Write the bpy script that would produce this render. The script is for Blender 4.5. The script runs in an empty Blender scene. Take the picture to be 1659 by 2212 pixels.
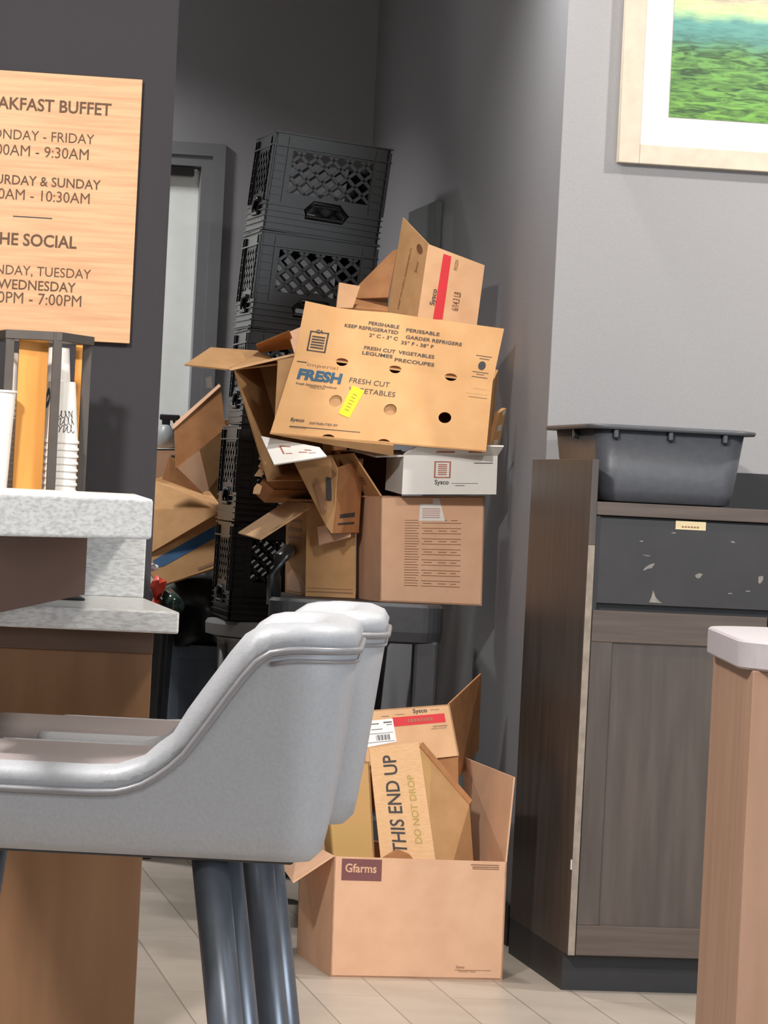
import bpy, bmesh, math, random
from mathutils import Vector, Matrix
random.seed(7)
SC = bpy.context.scene
COL = SC.collection
# ------------------------------------------------------------------ camera
F = 7700.0; CH = 1.09; RHO = math.radians(2.85); PIT = math.radians(0.283)
cr, sr, cp, sp_ = math.cos(RHO), math.sin(RHO), math.cos(PIT), math.sin(PIT)
def _pitch(v): return Vector((v[0], v[1]*cp + v[2]*sp_, v[2]*cp - v[1]*sp_))
cam = bpy.data.cameras.new('camera'); camo = bpy.data.objects.new('camera', cam); COL.objects.link(camo)
cam.sensor_fit = 'HORIZONTAL'; cam.sensor_width = 36.0; cam.lens = 36.0*F/1659.0
cam.clip_start = 0.1; cam.clip_end = 60
xr, up, fw = _pitch((cr, 0, sr)), _pitch((-sr, 0, cr)), _pitch((0, 1, 0))
camo.matrix_world = Matrix(((xr.x, up.x, -fw.x, 0), (xr.y, up.y, -fw.y, 0), (xr.z, up.z, -fw.z, CH), (0, 0, 0, 1)))
SC.camera = camo
SC.view_settings.view_transform = 'Standard'; SC.view_settings.look = 'None'
SC.view_settings.gamma = 1.0; SC.view_settings.use_curve_mapping = False
SC.view_settings.exposure = 0.0
# ------------------------------------------------------------------ world and lights
w = bpy.data.worlds.new('world'); SC.world = w; w.use_nodes = True
w.node_tree.nodes['Background'].inputs[0].default_value = (0.92, 0.96, 1.0, 1)
w.node_tree.nodes['Background'].inputs[1].default_value = 0.15
def area(name, loc, target, power, size, color=(1, 0.95, 0.88), sizey=None, spread=180):
    l = bpy.data.lights.new(name, 'AREA'); l.energy = power; l.color = color
    l.spread = math.radians(spread)
    if sizey: l.shape = 'RECTANGLE'; l.size = size; l.size_y = sizey
    else: l.shape = 'DISK'; l.size = size
    o = bpy.data.objects.new(name, l); COL.objects.link(o); o.location = loc
    o.rotation_euler = (Vector(target)-Vector(loc)).to_track_quat('-Z', 'Y').to_euler()
    return o
area('ceiling_lamp_front_left', (-1.15, 3.6, 2.86), (0.0, 9.0, 1.0), 200, 0.28, (1, 0.97, 0.94))
area('ceiling_lamp_alcove', (0.02, 8.45, 2.88), (0.06, 8.6, 0), 11, 0.16, (1, 0.97, 0.94), None, 120)
area('door_fill_light', (-1.5, 10.7, 2.86), (-1.2, 10.9, 0), 28, 0.3, (1, 0.98, 0.96), None, 122)  # unseen fill light, added to brighten the door and back wall
area('ceiling_lamp_right', (1.75, 7.55, 2.86), (1.0, 8.3, 0.6), 32, 0.12)
area('ceiling_lamp_center', (0.9, 4.6, 2.86), (0.9, 5.4, 0), 60, 0.3)
area('ceiling_lamp_near', (-0.2, 1.6, 2.86), (-0.2, 2.6, 0), 28, 0.5)
area('window_daylight', (3.4, 1.6, 1.7), (-0.2, 5.2, 0.8), 105, 2.2, (0.82, 0.91, 1.0), 1.6)
# ------------------------------------------------------------------ coordinates
def ray(px, py):
    dx, dy = px-829.5, py-1106.0
    return _pitch((dx*cr+dy*sr, F, dx*sr-dy*cr))
def P(px, py, Y):
    r = ray(px, py); t = Y/r.y
    return Vector((r.x*t, Y, CH+r.z*t))
def PF(px, py, z=0.0):
    r = ray(px, py); t = (z-CH)/r.z
    return Vector((r.x*t, r.y*t, z))
AY = math.atan(0.16)
RU = Vector((math.cos(AY), math.sin(AY), 0)); RW = Vector((-math.sin(AY), math.cos(AY), 0)); UZ = Vector((0, 0, 1))
ORI = PF(1206, 2138) - 0.05*RW + Vector((0.006, 0, 0))
def RM(u, wd, z): return Vector((ORI.x, ORI.y, 0)) + RU*u + RW*wd + UZ*z
def PPL(px, py, wd):
    """point of the frontal room plane at depth wd seen along pixel, as (u, z)"""
    r = ray(px, py); o = Vector((0, 0, CH)); q = RM(0, wd, 0)
    t = (q-o).dot(RW)/r.dot(RW); p = o + r*t
    return (p-RM(0, 0, 0)).dot(RU), p.z
# ------------------------------------------------------------------ materials
def s2l(c):
    return tuple(((x/255)/12.92 if x/255 <= 0.04045 else ((x/255+0.055)/1.055)**2.4) for x in c)
def mat(name, rgb, rough=0.6, var=0.08, scale=30.0, metal=0.0, stretch=(1, 1, 1), spec=0.4, rgb2=None, bump=0.0, coat=0.0, detail=4.0, lo=0.35, hi=0.65):
    m = bpy.data.materials.new(name); m.use_nodes = True
    nt = m.node_tree; b = nt.nodes['Principled BSDF']
    c = s2l(rgb); c2 = s2l(rgb2) if rgb2 else tuple(max(0, x*(1-var*2.2)) for x in c)
    tc = nt.nodes.new('ShaderNodeTexCoord'); mp = nt.nodes.new('ShaderNodeMapping'); mp.inputs['Scale'].default_value = stretch
    no = nt.nodes.new('ShaderNodeTexNoise'); no.inputs['Scale'].default_value = scale; no.inputs['Detail'].default_value = detail
    ra = nt.nodes.new('ShaderNodeValToRGB'); ra.color_ramp.elements[0].position = lo; ra.color_ramp.elements[1].position = hi
    ra.color_ramp.elements[0].color = (*c2, 1); ra.color_ramp.elements[1].color = (*c, 1)
    nt.links.new(tc.outputs['Object'], mp.inputs[0]); nt.links.new(mp.outputs[0], no.inputs['Vector'])
    nt.links.new(no.outputs['Fac'], ra.inputs[0]); nt.links.new(ra.outputs[0], b.inputs['Base Color'])
    b.inputs['Roughness'].default_value = rough; b.inputs['Metallic'].default_value = metal
    b.inputs['Specular IOR Level'].default_value = spec; b.inputs['Coat Weight'].default_value = coat
    if bump:
        bp = nt.nodes.new('ShaderNodeBump'); bp.inputs['Strength'].default_value = bump; bp.inputs['Distance'].default_value = 0.003
        nt.links.new(no.outputs['Fac'], bp.inputs['Height']); nt.links.new(bp.outputs[0], b.inputs['Normal'])
    return m
M = {}
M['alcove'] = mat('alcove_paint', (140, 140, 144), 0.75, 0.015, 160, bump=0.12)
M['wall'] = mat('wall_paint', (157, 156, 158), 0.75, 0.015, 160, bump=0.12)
M['darkwall'] = mat('dark_wall_paint', (50, 47, 50), 0.8, 0.02, 120, bump=0.1)
M['ceil'] = mat('ceiling_paint', (215, 214, 210), 0.9, 0.02, 40)
M['door'] = mat('door_paint', (232, 236, 234), 0.5, 0.02, 20)
M['trim'] = mat('trim_paint', (112, 113, 117), 0.5, 0.02, 20)
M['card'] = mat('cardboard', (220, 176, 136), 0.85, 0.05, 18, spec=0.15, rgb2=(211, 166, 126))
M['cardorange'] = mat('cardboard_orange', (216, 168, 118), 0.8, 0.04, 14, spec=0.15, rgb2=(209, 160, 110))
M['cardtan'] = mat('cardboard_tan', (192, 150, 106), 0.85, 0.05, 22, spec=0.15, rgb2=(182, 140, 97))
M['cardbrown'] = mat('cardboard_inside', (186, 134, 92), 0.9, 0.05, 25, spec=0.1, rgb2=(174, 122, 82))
M['cardpink'] = mat('cardboard_rosy', (220, 177, 146), 0.85, 0.04, 16, spec=0.15, rgb2=(213, 169, 138))
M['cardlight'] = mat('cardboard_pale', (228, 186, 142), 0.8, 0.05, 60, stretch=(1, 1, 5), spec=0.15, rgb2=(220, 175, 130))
M['cardolive'] = mat('cardboard_olive', (202, 156, 106), 0.85, 0.05, 7, spec=0.15, rgb2=(192, 156, 100))
M['cardwhite'] = mat('white_board', (226, 222, 216), 0.5, 0.03, 12, spec=0.4)
M['ink'] = mat('dark_ink', (70, 66, 66), 0.7, 0.05, 40)
M['inkbrown'] = mat('brown_ink', (120, 78, 52), 0.8, 0.05, 40)
M['inkplum'] = mat('plum_ink', (122, 78, 78), 0.8, 0.04, 30)
M['inkfade'] = mat('faded_ink', (150, 112, 84), 0.8, 0.05, 40)
M['inkolive'] = mat('olive_ink', (184, 160, 88), 0.8, 0.05, 40)
M['inkblue'] = mat('blue_ink', (56, 92, 116), 0.7, 0.06, 60)
M['inkred'] = mat('red_ink', (212, 44, 52), 0.6, 0.03, 30)
M['inkrust'] = mat('rust_ink', (176, 104, 84), 0.7, 0.03, 30)
M['bluetape'] = mat('blue_print', (46, 92, 136), 0.6, 0.06, 20)
M['yellow'] = mat('yellow_sticker', (250, 238, 30), 0.5, 0.02, 30)
M['cream'] = mat('cream_paper', (224, 206, 164), 0.5, 0.02, 30)
M['paper'] = mat('white_paper', (240, 238, 238), 0.5, 0.02, 30)
M['black'] = mat('black_plastic', (34, 34, 37), 0.32, 0.08, 30, spec=0.5)
M['crate'] = mat('crate_plastic', (27, 26, 28), 0.3, 0.15, 18, spec=0.35)
M['bag'] = mat('black_bag', (24, 25, 31), 0.3, 0.1, 10, spec=0.5, bump=0.6)
M['cart'] = mat('cart_plastic', (58, 59, 63), 0.5, 0.06, 40, bump=0.2)
M['greycan'] = mat('grey_can_plastic', (112, 112, 112), 0.5, 0.05, 30, bump=0.15)
M['bluecan'] = mat('bluegrey_can_plastic', (98, 110, 126), 0.45, 0.06, 24)
M['tub'] = mat('tub_plastic', (84, 86, 92), 0.42, 0.05, 60, bump=0.2)
M['cab'] = mat('dark_stained_wood', (84, 74, 68), 0.42, 0.1, 5, stretch=(7, 7, 0.7), rgb2=(70, 61, 56), detail=6)
M['cabh'] = mat('dark_stained_wood_rail', (90, 78, 70), 0.42, 0.1, 5, stretch=(0.7, 0.7, 14), rgb2=(76, 64, 58), detail=6)
M['edge'] = mat('worn_edge', (150, 138, 126), 0.6, 0.12, 40)
M['kick'] = mat('toe_kick_black', (42, 41, 43), 0.5, 0.06, 20)
M['drawer'] = mat('black_laminate', (48, 45, 45), 0.42, 0.08, 12)
M['scuff'] = mat('scuff_pale', (140, 136, 131), 0.8, 0.1, 80)
M['wood'] = mat('brown_panel_wood', (134, 99, 70), 0.5, 0.06, 3, stretch=(6, 6, 0.8), rgb2=(120, 86, 58), detail=6)
M['woodd'] = mat('apron_wood', (92, 66, 52), 0.7, 0.06, 6, stretch=(1, 1, 1), rgb2=(94, 66, 54))
M['rail'] = mat('dark_rail_wood', (98, 76, 62), 0.5, 0.06, 6, rgb2=(86, 66, 54))
M['quartz'] = mat('white_quartz', (214, 213, 211), 0.3, 0.1, 130, stretch=(0.7, 0.7, 2.2), spec=0.5, rgb2=(178, 177, 175), detail=10, lo=0.3, hi=0.6)
M['lamtop'] = mat('pale_laminate', (172, 165, 169), 0.4, 0.03, 60)
M['iswood'] = mat('island_wood', (160, 126, 104), 0.5, 0.05, 4, stretch=(6, 6, 0.8), rgb2=(148, 115, 94), detail=6)
M['sign'] = mat('sign_oak', (212, 164, 122), 0.5, 0.06, 4.5, stretch=(1.2, 1.2, 22), rgb2=(192, 142, 102), detail=7, lo=0.3, hi=0.6)
M['signink'] = mat('engraved_brown', (96, 70, 50), 0.7, 0.05, 40)
M['metal'] = mat('dark_bronze_metal', (82, 75, 70), 0.45, 0.06, 30, metal=0.3)
M['orange'] = mat('orange_wood', (226, 156, 74), 0.45, 0.05, 5, stretch=(8, 8, 0.8), rgb2=(212, 142, 62))
M['cup'] = mat('paper_cup', (238, 232, 224), 0.5, 0.03, 30)
M['leather'] = mat('grey_leather', (160, 161, 165), 0.45, 0.03, 220, spec=0.5, bump=0.12)
M['leatherwarm'] = mat('taupe_leather', (138, 128, 127), 0.42, 0.03, 220, spec=0.5, bump=0.12)
M['piping'] = mat('grey_piping', (128, 126, 129), 0.35, 0.03, 100, spec=0.5)
M['leg'] = mat('grey_steel', (112, 118, 128), 0.3, 0.04, 40, metal=0.55)
M['frame'] = mat('cream_frame', (208, 196, 178), 0.5, 0.04, 30, rgb2=(200, 187, 168))
M['mat'] = mat('white_mount', (218, 215, 214), 0.7, 0.01, 30)
M['redwrap'] = mat('red_wrapper', (226, 74, 52), 0.35, 0.1, 20)
M['greenglass'] = mat('green_glass', (52, 74, 66), 0.12, 0.1, 10, spec=0.7)
M['greyspray'] = mat('grey_bottle', (140, 146, 148), 0.4, 0.04, 10)
M['plate'] = mat('dark_plate', (78, 82, 82), 0.5, 0.04, 20)

def floor_material():
    m = bpy.data.materials.new('floor_tiles'); m.use_nodes = True
    nt = m.node_tree; b = nt.nodes['Principled BSDF']
    tc = nt.nodes.new('ShaderNodeTexCoord'); mp = nt.nodes.new('ShaderNodeMapping')
    mp.inputs['Rotation'].default_value = (0, 0, -AY - math.pi/2)
    mp.inputs['Location'].default_value = (0.3, 0.055, 0)
    br = nt.nodes.new('ShaderNodeTexBrick'); br.offset = 0.37; br.squash = 1
    br.inputs['Scale'].default_value = 1.0; br.inputs['Brick Width'].default_value = 0.92; br.inputs['Row Height'].default_value = 0.152
    br.inputs['Mortar Size'].default_value = 0.0022; br.inputs['Mortar Smooth'].default_value = 0.2; br.inputs['Bias'].default_value = 0.0
    br.inputs['Color1'].default_value = (*s2l((198, 186, 173)), 1); br.inputs['Color2'].default_value = (*s2l((188, 176, 163)), 1)
    br.inputs['Mortar'].default_value = (*s2l((150, 140, 130)), 1)
    no = nt.nodes.new('ShaderNodeTexNoise'); no.inputs['Scale'].default_value = 6; no.inputs['Detail'].default_value = 6
    mx = nt.nodes.new('ShaderNodeMix'); mx.data_type = 'RGBA'; mx.blend_type = 'MULTIPLY'; mx.inputs[0].default_value = 0.25
    ra = nt.nodes.new('ShaderNodeValToRGB'); ra.color_ramp.elements[0].color = (0.6, 0.58, 0.56, 1); ra.color_ramp.elements[1].color = (1, 1, 1, 1)
    ra.color_ramp.elements[0].position = 0.35; ra.color_ramp.elements[1].position = 0.6
    nt.links.new(tc.outputs['Object'], mp.inputs[0]); nt.links.new(mp.outputs[0], br.inputs['Vector'])
    nt.links.new(tc.outputs['Object'], no.inputs['Vector']); nt.links.new(no.outputs['Fac'], ra.inputs[0])
    nt.links.new(br.outputs['Color'], mx.inputs[6]); nt.links.new(ra.outputs[0], mx.inputs[7])
    nt.links.new(mx.outputs[2], b.inputs['Base Color'])
    b.inputs['Roughness'].default_value = 0.38
    return m
M['floor'] = floor_material()
def lake_material():
    m = bpy.data.materials.new('lake_print'); m.use_nodes = True
    nt = m.node_tree; b = nt.nodes['Principled BSDF']; N = nt.nodes.new; L = nt.links.new
    tc = N('ShaderNodeTexCoord'); sx = N('ShaderNodeSeparateXYZ'); L(tc.outputs['Object'], sx.inputs[0])
    n0 = N('ShaderNodeTexNoise'); n0.inputs['Scale'].default_value = 9; L(tc.outputs['Object'], n0.inputs['Vector'])
    ma = N('ShaderNodeMath'); ma.operation = 'MULTIPLY_ADD'; L(n0.outputs['Fac'], ma.inputs[0]); ma.inputs[1].default_value = 0.07; L(sx.outputs[2], ma.inputs[2])
    mr = N('ShaderNodeMapRange'); mr.inputs[1].default_value = 0.035; mr.inputs[2].default_value = 0.535; L(ma.outputs[0], mr.inputs[0])
    ra = N('ShaderNodeValToRGB'); e = ra.color_ramp.elements
    e[0].position = 0; e[0].color = (*s2l((106, 158, 58)), 1)
    e[1].position = 0.30; e[1].color = (*s2l((98, 148, 74)), 1)
    for p, c in ((0.38, (84, 140, 128)), (0.47, (96, 158, 150)), (0.53, (196, 226, 158)), (0.57, (206, 214, 160)), (0.60, (196, 184, 160)), (0.75, (96, 140, 78)), (1.0, (190, 214, 226))):
        x = e.new(p); x.color = (*s2l(c), 1)
    L(mr.outputs[0], ra.inputs[0])
    mp = N('ShaderNodeMapping'); mp.inputs['Scale'].default_value = (16, 16, 85); mp.inputs['Rotation'].default_value = (0, 0.12, 0); L(tc.outputs['Object'], mp.inputs[0])
    n1 = N('ShaderNodeTexNoise'); n1.inputs['Scale'].default_value = 1.0; n1.inputs['Detail'].default_value = 5; n1.inputs['Distortion'].default_value = 1.4; L(mp.outputs[0], n1.inputs['Vector'])
    r1 = N('ShaderNodeValToRGB'); r1.color_ramp.elements[0].position = 0.36; r1.color_ramp.elements[1].position = 0.62
    r1.color_ramp.elements[0].color = (0.13, 0.17, 0.16, 1); r1.color_ramp.elements[1].color = (1.15, 1.12, 1.1, 1); L(n1.outputs['Fac'], r1.inputs[0])
    mx = N('ShaderNodeMix'); mx.data_type = 'RGBA'; mx.blend_type = 'MULTIPLY'
    m2 = N('ShaderNodeMapRange'); m2.inputs[1].default_value = 0.16; m2.inputs[2].default_value = 0.21; m2.inputs[3].default_value = 0.95; m2.inputs[4].default_value = 0.25; L(sx.outputs[2], m2.inputs[0])
    L(m2.outputs[0], mx.inputs[0]); L(ra.outputs[0], mx.inputs[6]); L(r1.outputs[0], mx.inputs[7]); L(mx.outputs[2], b.inputs['Base Color'])
    b.inputs['Roughness'].default_value = 0.35
    return m
M['lake'] = lake_material()
# ------------------------------------------------------------------ mesh helpers
def root_loc(o):
    v = Vector((0, 0, 0))
    while o is not None: v += o.location; o = o.parent
    return v
def thing(name, label, cat, loc=(0, 0, 0), group=None):
    o = bpy.data.objects.new(name, None); COL.objects.link(o); o.empty_display_size = 0.05
    o.location = loc; o['label'] = label; o['category'] = cat
    if group: o['group'] = group
    return o
def tag(o, label, cat, group=None):
    o['label'] = label; o['category'] = cat
    if group: o['group'] = group
    return o
def obj(name, bm, m, parent=None, smooth=False, kind=None, label=None, loc=None):
    """bm in world coordinates"""
    bmesh.ops.recalc_face_normals(bm, faces=bm.faces[:])
    if parent is not None: off = root_loc(parent)
    elif loc is not None: off = Vector(loc)
    else:
        xs = [v.co for v in bm.verts]
        off = Vector((sum(c.x for c in xs)/len(xs), sum(c.y for c in xs)/len(xs), min(c.z for c in xs)))
    bmesh.ops.translate(bm, verts=bm.verts[:], vec=-off)
    me = bpy.data.meshes.new(name); bm.to_mesh(me); bm.free()
    me.materials.append(M[m] if isinstance(m, str) else m)
    if smooth:
        for p in me.polygons: p.use_smooth = True
    o = bpy.data.objects.new(name, me); COL.objects.link(o)
    if parent is not None: o.parent = parent
    else: o.location = off
    if kind: o['kind'] = kind
    if label: o['label'] = label
    return o
def add_hex(bm, p):
    """p: 8 points, bottom ring then top ring"""
    v = [bm.verts.new(q) for q in p]
    fs = [bm.faces.new([v[i] for i in f]) for f in ((0, 3, 2, 1), (4, 5, 6, 7), (0, 1, 5, 4), (1, 2, 6, 5), (2, 3, 7, 6), (3, 0, 4, 7))]
    return v, fs
def add_box(bm, o, a, b, c, bev=0.0, seg=2):
    """box from corner o along vectors a, b, c"""
    o, a, b, c = Vector(o), Vector(a), Vector(b), Vector(c)
    v, fs = add_hex(bm, [o, o+a, o+a+b, o+b, o+c, o+a+c, o+a+b+c, o+b+c])
    if bev:
        es = list({e for f in fs for e in f.edges})
        bmesh.ops.bevel(bm, geom=es, offset=bev, segments=seg, affect='EDGES', profile=0.5)
def rbox(u0, u1, w0, w1, z0, z1, bev=0.0, bm=None, seg=2):
    bm = bm or bmesh.new()
    add_box(bm, RM(u0, w0, z0), RU*(u1-u0), RW*(w1-w0), UZ*(z1-z0), bev, seg)
    return bm
def qmap(Q):
    BL, BR, TR, TL = [Vector(q) for q in Q]
    return lambda a, b: BL*(1-a)*(1-b)+BR*a*(1-b)+TR*a*b+TL*(1-a)*b
def qn(Q):
    BL, BR, TR, TL = [Vector(q) for q in Q]
    return ((BR-BL).cross(TL-BL) + (TR-TL).cross(TR-BR)).normalized()
def add_poly(bm, pts, n, t, holes=()):
    """flat piece with outline pts (3-D), holes, and thickness t backwards along n"""
    loops = [pts]+list(holes); allv = []; es = []
    for lp in loops:
        vs = [bm.verts.new(p) for p in lp]; allv += vs
        if holes: es += [bm.edges.new((vs[i], vs[(i+1) % len(vs)])) for i in range(len(vs))]
    if holes:
        r = bmesh.ops.triangle_fill(bm, edges=es, use_beauty=True, use_dissolve=False)
        fs = [g for g in r['geom'] if isinstance(g, bmesh.types.BMFace)]
    else: fs = [bm.faces.new(allv)]
    if len(pts) == 4 and not holes: pass
    r = bmesh.ops.extrude_face_region(bm, geom=fs)
    vs = [g for g in r['geom'] if isinstance(g, bmesh.types.BMVert)]
    bmesh.ops.translate(bm, verts=vs, vec=-n*t)
def add_plate(bm, Q, t=0.004, outline=None, holes=()):
    f = qmap(Q); n = qn(Q)
    out = [f(a, b) for a, b in (outline or ((0, 0), (1, 0), (1, 1), (0, 1)))]
    add_poly(bm, out, n, t, [[f(a, b) for a, b in h] for h in holes])
def plate_obj(name, Q, m, parent=None, t=0.004, outline=None, holes=(), bend=0.0, **k):
    bm = bmesh.new()
    if bend and not outline and not holes:
        f = qmap(Q); n = qn(Q); K = 8
        rows = []
        for i in range(K+1):
            b = i/K; d = n*(bend*b*b)
            rows.append([[f(a, b)+d-n*(t*s) for a in (0, 0.5, 1)] for s in (0, 1)])
        vv = [[[bm.verts.new(p) for p in side] for side in r] for r in rows]
        for i in range(K):
            for s in (0, 1):
                for j in range(2): bm.faces.new((vv[i][s][j], vv[i][s][j+1], vv[i+1][s][j+1], vv[i+1][s][j]))
            for j in (0, 2): bm.faces.new((vv[i][0][j], vv[i+1][0][j], vv[i+1][1][j], vv[i][1][j]))
        for i in (0, K):
            for j in range(2): bm.faces.new((vv[i][0][j], vv[i][0][j+1], vv[i][1][j+1], vv[i][1][j]))
    else: add_plate(bm, Q, t, outline, holes)
    return obj(name, bm, m, parent, **k)
def planar(Q):
    if len(Q) != 4: return Q
    a, b, d = Vector(Q[0]), Vector(Q[1]), Vector(Q[3]); n = (b-a).cross(d-a)
    o = Vector((0, 0, CH)); dr = Vector(Q[2])-o; den = dr.normalized().dot(n.normalized())
    if abs(den) < 0.06: return Q
    t = (a-o).dot(n)/dr.dot(n); p = o+dr*t
    if abs(p.y-Q[2][1]) < 0.22: Q[2] = p
    return Q
def PX(*pts): return planar([P(*p) for p in pts])
def poly_obj(name, pts, m, parent=None, t=0.004, **k):
    pts = [Vector(p) for p in pts]
    n = Vector((0, 0, 0)); c = sum(pts, Vector())/len(pts)
    for i in range(len(pts)): n += (pts[i]-c).cross(pts[(i+1) % len(pts)]-c)
    n.normalize()
    if n.y > 0: n = -n
    bm = bmesh.new(); add_poly(bm, pts, n, t)
    return obj(name, bm, m, parent, **k)
def circle2(a, b, ra, rb, n=24, t0=0, t1=None):
    if t1 is None: return [(a+ra*math.cos(2*math.pi*i/n), b+rb*math.sin(2*math.pi*i/n)) for i in range(n)]
    return [(a+ra*math.cos(t0+(t1-t0)*i/n), b+rb*math.sin(t0+(t1-t0)*i/n)) for i in range(n+1)]
_fonts = {}
def text2d(s, bold=0.0):
    if (s, bold) in _fonts: return _fonts[(s, bold)]
    c = bpy.data.curves.new('lettering', 'FONT'); c.body = s; c.size = 1.0; c.resolution_u = 3; c.offset = bold
    o = bpy.data.objects.new('lettering', c); COL.objects.link(o)
    dg = bpy.context.evaluated_depsgraph_get(); dg.update()
    me = bpy.data.meshes.new_from_object(o.evaluated_get(dg))
    vs = [(v.co.x, v.co.y) for v in me.vertices]; fs = [tuple(p.vertices) for p in me.polygons]
    bpy.data.objects.remove(o); bpy.data.curves.remove(c); bpy.data.meshes.remove(me)
    x0 = min(v[0] for v in vs); x1 = max(v[0] for v in vs)
    vs = [(x-x0, y) for x, y in vs]
    _fonts[(s, bold)] = (vs, fs, x1-x0)
    return _fonts[(s, bold)]
def add_text(bm, Q, s, a, b, width=None, height=None, align='l', rot=0, bold=0.0, lift=0.0009, hscale=1.0):
    """flat lettering on quad Q; (a,b) = left/centre of the baseline; sizes in metres; rot = 90 turns it upwards"""
    f = qmap(Q); n = qn(Q)
    W = (Vector(Q[1])-Vector(Q[0])).length; Hh = (Vector(Q[3])-Vector(Q[0])).length
    vs, fs, w0 = text2d(s, bold)
    if width: sx = width/w0; sy = sx*hscale if not height else height/0.7
    else: sy = height/0.7; sx = sy*hscale
    tot = w0*sx; off = {'l': 0, 'c': -tot/2, 'r': -tot}[align]
    cs, sn = math.cos(math.radians(rot)), math.sin(math.radians(rot))
    nv = []
    for x, y in vs:
        X = x*sx+off; Y = y*sy
        X, Y = X*cs-Y*sn, X*sn+Y*cs
        nv.append(bm.verts.new(f(a+X/W, b+Y/Hh)+n*lift))
    for q in fs:
        try: bm.faces.new([nv[i] for i in q])
        except ValueError: pass
def lettering(parent, Q, lines, m, name='lettering', **k):
    bm = bmesh.new()
    for l in lines: add_text(bm, Q, *l[:3], **l[3])
    return obj(name, bm, m, parent, **k)
def decal(name, parent, Q, a0, b0, a1, b1, m, lift=0.0006, outline=None, **k):
    f = qmap(Q); n = qn(Q); bm = bmesh.new()
    pts = [f(a, b)+n*lift for a, b in (outline or ((a0, b0), (a1, b0), (a1, b1), (a0, b1)))]
    add_poly(bm, pts, n, lift*0.8)
    return obj(name, bm, m, parent, **k)
def decals(name, parent, Q, rects, m, lift=0.0008, **k):
    if 1 < len(rects) <= 5:
        for q in rects: decals(name, parent, Q, [q], m, lift, **k)
        return
    f = qmap(Q); n = qn(Q); bm = bmesh.new()
    for a0, b0, a1, b1 in rects:
        add_poly(bm, [f(a, b)+n*lift for a, b in ((a0, b0), (a1, b0), (a1, b1), (a0, b1))], n, lift*0.6)
    return obj(name, bm, m, parent, **k)
def tube(bm, pts, r, n=10, cap=True):
    pts = [Vector(p) for p in pts]; rs = r if isinstance(r, (list, tuple)) else [r]*len(pts); rings = []
    for i, p in enumerate(pts):
        d = (pts[min(i+1, len(pts)-1)]-pts[max(i-1, 0)]).normalized()
        a = d.cross(UZ) if abs(d.z) < 0.95 else d.cross(Vector((0, 1, 0)))
        a.normalize(); b = d.cross(a)
        rings.append([bm.verts.new(p+(a*math.cos(2*math.pi*k/n)+b*math.sin(2*math.pi*k/n))*rs[i]) for k in range(n)])
    for i in range(len(rings)-1):
        for k in range(n): bm.faces.new((rings[i][k], rings[i][(k+1) % n], rings[i+1][(k+1) % n], rings[i+1][k]))
    if cap: bm.faces.new(rings[0][::-1]); bm.faces.new(rings[-1])
def lathe(bm, c, prof, n=40, cap=True):
    c = Vector(c)
    rings = [[bm.verts.new(c+Vector((r*math.cos(2*math.pi*k/n), r*math.sin(2*math.pi*k/n), z))) for k in range(n)] for r, z in prof]
    for i in range(len(rings)-1):
        for k in range(n): bm.faces.new((rings[i][k], rings[i][(k+1) % n], rings[i+1][(k+1) % n], rings[i+1][k]))
    if cap: bm.faces.new(rings[0][::-1]); bm.faces.new(rings[-1])
def carton_body(Q, D=None, wv=None, walls='FBLRD', t=0.004, fo=None, fh=()):
    """hollow carton: Q = front quad BL BR TR TL, D = depth straight back, or wv = depth vector"""
    Q = planar([Vector(q) for q in Q])
    if wv is None: wv = -qn(Q)*D
    wv = Vector(wv); B = [q+wv for q in Q]; bm = bmesh.new()
    if 'F' in walls: add_plate(bm, Q, t, fo, fh)
    if 'B' in walls: add_plate(bm, [B[1], B[0], B[3], B[2]], t)
    if 'L' in walls: add_plate(bm, [B[0], Q[0], Q[3], B[3]], t)
    if 'R' in walls: add_plate(bm, [Q[1], B[1], B[2], Q[2]], t)
    if 'D' in walls: add_plate(bm, [B[0], B[1], Q[1], Q[0]], t)
    if 'T' in walls: add_plate(bm, [Q[3], Q[2], B[2], B[3]], t)
    return bm, Q, B
def carton(label, Q, D=None, wv=None, walls='FBLRD', m='card', fo=None, fh=(), group='cardboard boxes in the corner heap'):
    bm, Q, B = carton_body(Q, D, wv, walls, 0.004, fo, fh)
    zs = min([q.z for q in Q+B]); c = sum(Q+B, Vector())/8
    t = thing('cardboard_box', label, 'box', (c.x, c.y, zs), group)
    obj('box_body', bm, m, t)
    return t, Q, B

# ================================================================== setting
WP = 0.674; WB = WP+3.04
UC = PPL(1213, 300, WP)[0]                       # corner between right wall and side wall
obj('floor', rbox(-5, 4, -9.5, WB+0.1, -0.1, 0), 'floor', kind='structure', loc=(0, 0, 0))
obj('ceiling', rbox(-5, 4, -9.5, WB+0.1, 2.9, 3.0), 'ceil', kind='structure')
obj('wall_right', rbox(UC+0.001, 4, WP, WP+0.12, 0, 2.9), 'wall', kind='structure')
obj('wall_side', rbox(UC, UC+0.001, WP+0.001, WP+0.12, 0, 2.9, bm=rbox(UC, UC+0.12, WP+0.12, WB, 0, 2.9)), 'alcove', kind='structure')
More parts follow.
